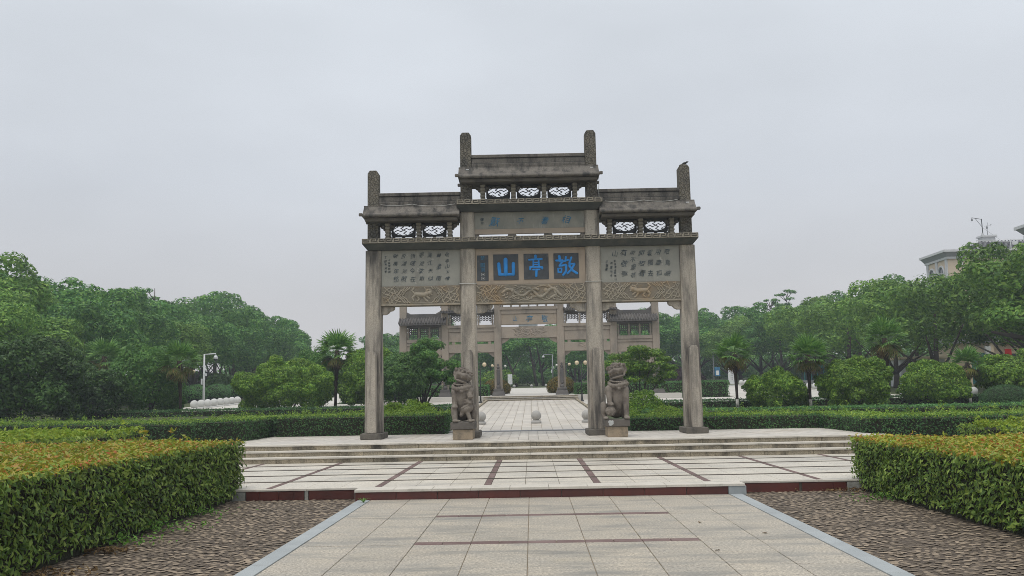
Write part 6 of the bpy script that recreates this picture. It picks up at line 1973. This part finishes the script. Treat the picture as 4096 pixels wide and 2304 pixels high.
# taller open-crowned trees whose twiggy tops stand above the belts
for k, (x, y, h, lab) in enumerate(((30.2, 116, 10.2, "sparse twiggy tree top standing above the middle of the right wood, lower one"), (33.2, 119, 11.3, "sparse twiggy tree top standing above the middle of the right wood, taller one"), (-35.6, 86, 10.8, "open layered tree top showing above the middle of the left wood"))):
    t = thing("open_crowned_tree", lab, "tree", (x, y, G(y)))
    rng = np.random.default_rng(230 + k)
    tb = MB().tube([(0, 0, -0.1), (0.1, 0, h * 0.5), (0, 0, h * 0.95)], [0.2, 0.13, 0.03], 8)
    lb = []
    for i in range(13):
        a, z = rng.uniform(0, 6.28), h * rng.uniform(0.66, 1.0)
        q = 2.4 * rng.uniform(0.4, 1.0) * (1.25 - z / h * 0.75)
        tb.tube([(0, 0, z - 0.9), (q * math.cos(a), q * math.sin(a), z)], [0.06, 0.02], 5)
        lb.append(((q * math.cos(a), q * math.sin(a), z), (rng.uniform(0.35, 0.7), rng.uniform(0.35, 0.7), rng.uniform(0.16, 0.28))))
    tb.build("trunk", M['bark'], t, smooth=True)
    P, N = crown_points(rng, lb, 42, 0.2, 0.3, 0.25)
    put("crown", leaves("crown", P, N, 0.14, 0.065, rng), M['lf_camphor'], t)
# stout leaning trunk with a long limb at the right edge
t = thing("leaning_tree", "stout dark trunk with a long low limb under the rightmost camphor crown", "tree", (26.9, 47.0, G(47)))
tb = MB().tube([(0, 0, -0.1), (-0.15, 0, 1.3), (-0.5, 0, 2.2), (-1.6, 0.2, 3.0), (-3.4, 0.3, 3.4)], [0.30, 0.25, 0.20, 0.15, 0.07], 9)
tb.tube([(-0.3, 0, 1.8), (0.6, 0, 3.2)], [0.2, 0.1], 8)
tb.build("trunk", M['bark'], t, smooth=True)
rng = np.random.default_rng(210)
P, N = crown_points(rng, [((-3.2 + 0.5 * k, rng.uniform(-0.5, 0.5), 3.9 + rng.uniform(-0.3, 0.5)), (0.7, 0.7, 0.5)) for k in range(5)], 50, 0.1)
put("crown", leaves("crown", P, N, 0.13, 0.065, rng), M['lf_camphor2'], t)

# ================================================================ small ground plants and litter
def tuft(label, loc, n, h, m, seed, cat="weed", spread=0.1, lw=(0.03, 0.014), name="weeds"):
    rng = np.random.default_rng(seed)
    P = np.stack([rng.normal(0, spread, n), rng.normal(0, spread * 0.6, n), rng.uniform(0.02, h, n)], 1)
    o = put(name, leaves(name, P, unit(rng.normal(0, 0.6, (n, 3)) + np.array([0, 0, 0.9])), lw[0], lw[1], rng), m)
    o.location = loc
    o["kind"] = 'stuff'
    o["label"] = label
    return o
tuft("small weeds under the middle of the left red-tipped hedge", (-5.02, 12.4, -0.01), 260, 0.14, M['lf_weed'], 301, spread=0.32)
tuft("pale weeds under the near part of the left red-tipped hedge", (-5.02, 11.3, -0.01), 170, 0.11, M['lf_weed'], 302, spread=0.3)
tuft("weeds under the far part of the left red-tipped hedge", (-5.08, 13.9, -0.01), 160, 0.12, M['lf_weed'], 303, spread=0.3)
tuft("patch of fallen yellow leaves at the foot of the left hedge", (-4.95, 10.75, -0.01), 150, 0.05, M['dead_leaf'], 304, "leaves", 0.14, name="fallen_leaves")
tuft("brown fallen leaves at the near corner of the left hedge", (-4.95, 9.4, -0.01), 160, 0.04, M['dead_leaf'], 305, "leaves", 0.3, name="fallen_leaves")
tuft("weeds under the far part of the right red-tipped hedge", (5.45, 14.4, -0.01), 200, 0.12, M['lf_weed'], 306, spread=0.35)
tuft("dry leaves where the right hedge meets the kerb", (5.2, 15.8, -0.01), 120, 0.05, M['dead_leaf'], 307, "leaves", 0.25, name="fallen_leaves")
gb_ = MB()
rg = random.Random(6)
for k in range(16):
    a, L = rg.uniform(0, 6.28), rg.uniform(0.07, 0.14)
    p = Vector((0, 0, 0))
    q = Vector((math.cos(a) * L * 0.7, math.sin(a) * L * 0.5, L * 0.55))
    r = Vector((math.cos(a) * L * 1.2, math.sin(a) * L * 0.9, L * 0.45))
    s = Vector((-math.sin(a), math.cos(a), 0)) * 0.005
    gb_.add([p - s, p + s, q + s, q - s], [(0, 1, 2, 3)]).add([q - s, q + s, r + s * 0.1, r - s * 0.1], [(0, 1, 2, 3)])
go = gb_.build("grass_tuft", M['lf_weed'])
tag(go, "single grass tuft growing from the left grey border by the kerb", "grass tuft")
go.location = (PXC - PHW - 0.05, 15.25, 0.006)
lf = leaves("fallen_leaf", np.array([[0, 0, 0.0]]), np.array([[0.1, 0, 1.0]]), 0.035, 0.018, np.random.default_rng(1))
for k, (x, y, lab) in enumerate(((2.15, 12.3, "dry leaf lying on the right part of the lower path"), (2.75, 11.3, "dark dry leaf near the right border of the lower path"), (1.95, 10.15, "dry leaf on the lower path below the nearer brown strip"))):
    o = put("fallen_leaf", lf, M['dead_leaf'])
    tag(o, lab, "leaf")
    o.location, o.rotation_euler = (x, y, 0.008), (0.1, 0.1, k * 1.3)

# ================================================================ haze
hz = MB().box(-90, 90, -25, 152, -1.2, 22.0).build("haze", None)
hz["kind"] = 'stuff'
hm_ = bpy.data.materials.new("haze_air")
hm_.use_nodes = True
hn = hm_.node_tree.nodes
hn.clear()
ho = hn.new("ShaderNodeOutputMaterial")
hv = hn.new("ShaderNodeVolumePrincipled")
hv.inputs["Color"].default_value = (0.80, 0.88, 0.97, 1)
hv.inputs["Density"].default_value = HAZE
hv.inputs["Anisotropy"].default_value = 0.2
hm_.node_tree.links.new(hv.outputs[0], ho.inputs["Volume"])
hz.data.materials.append(hm_)
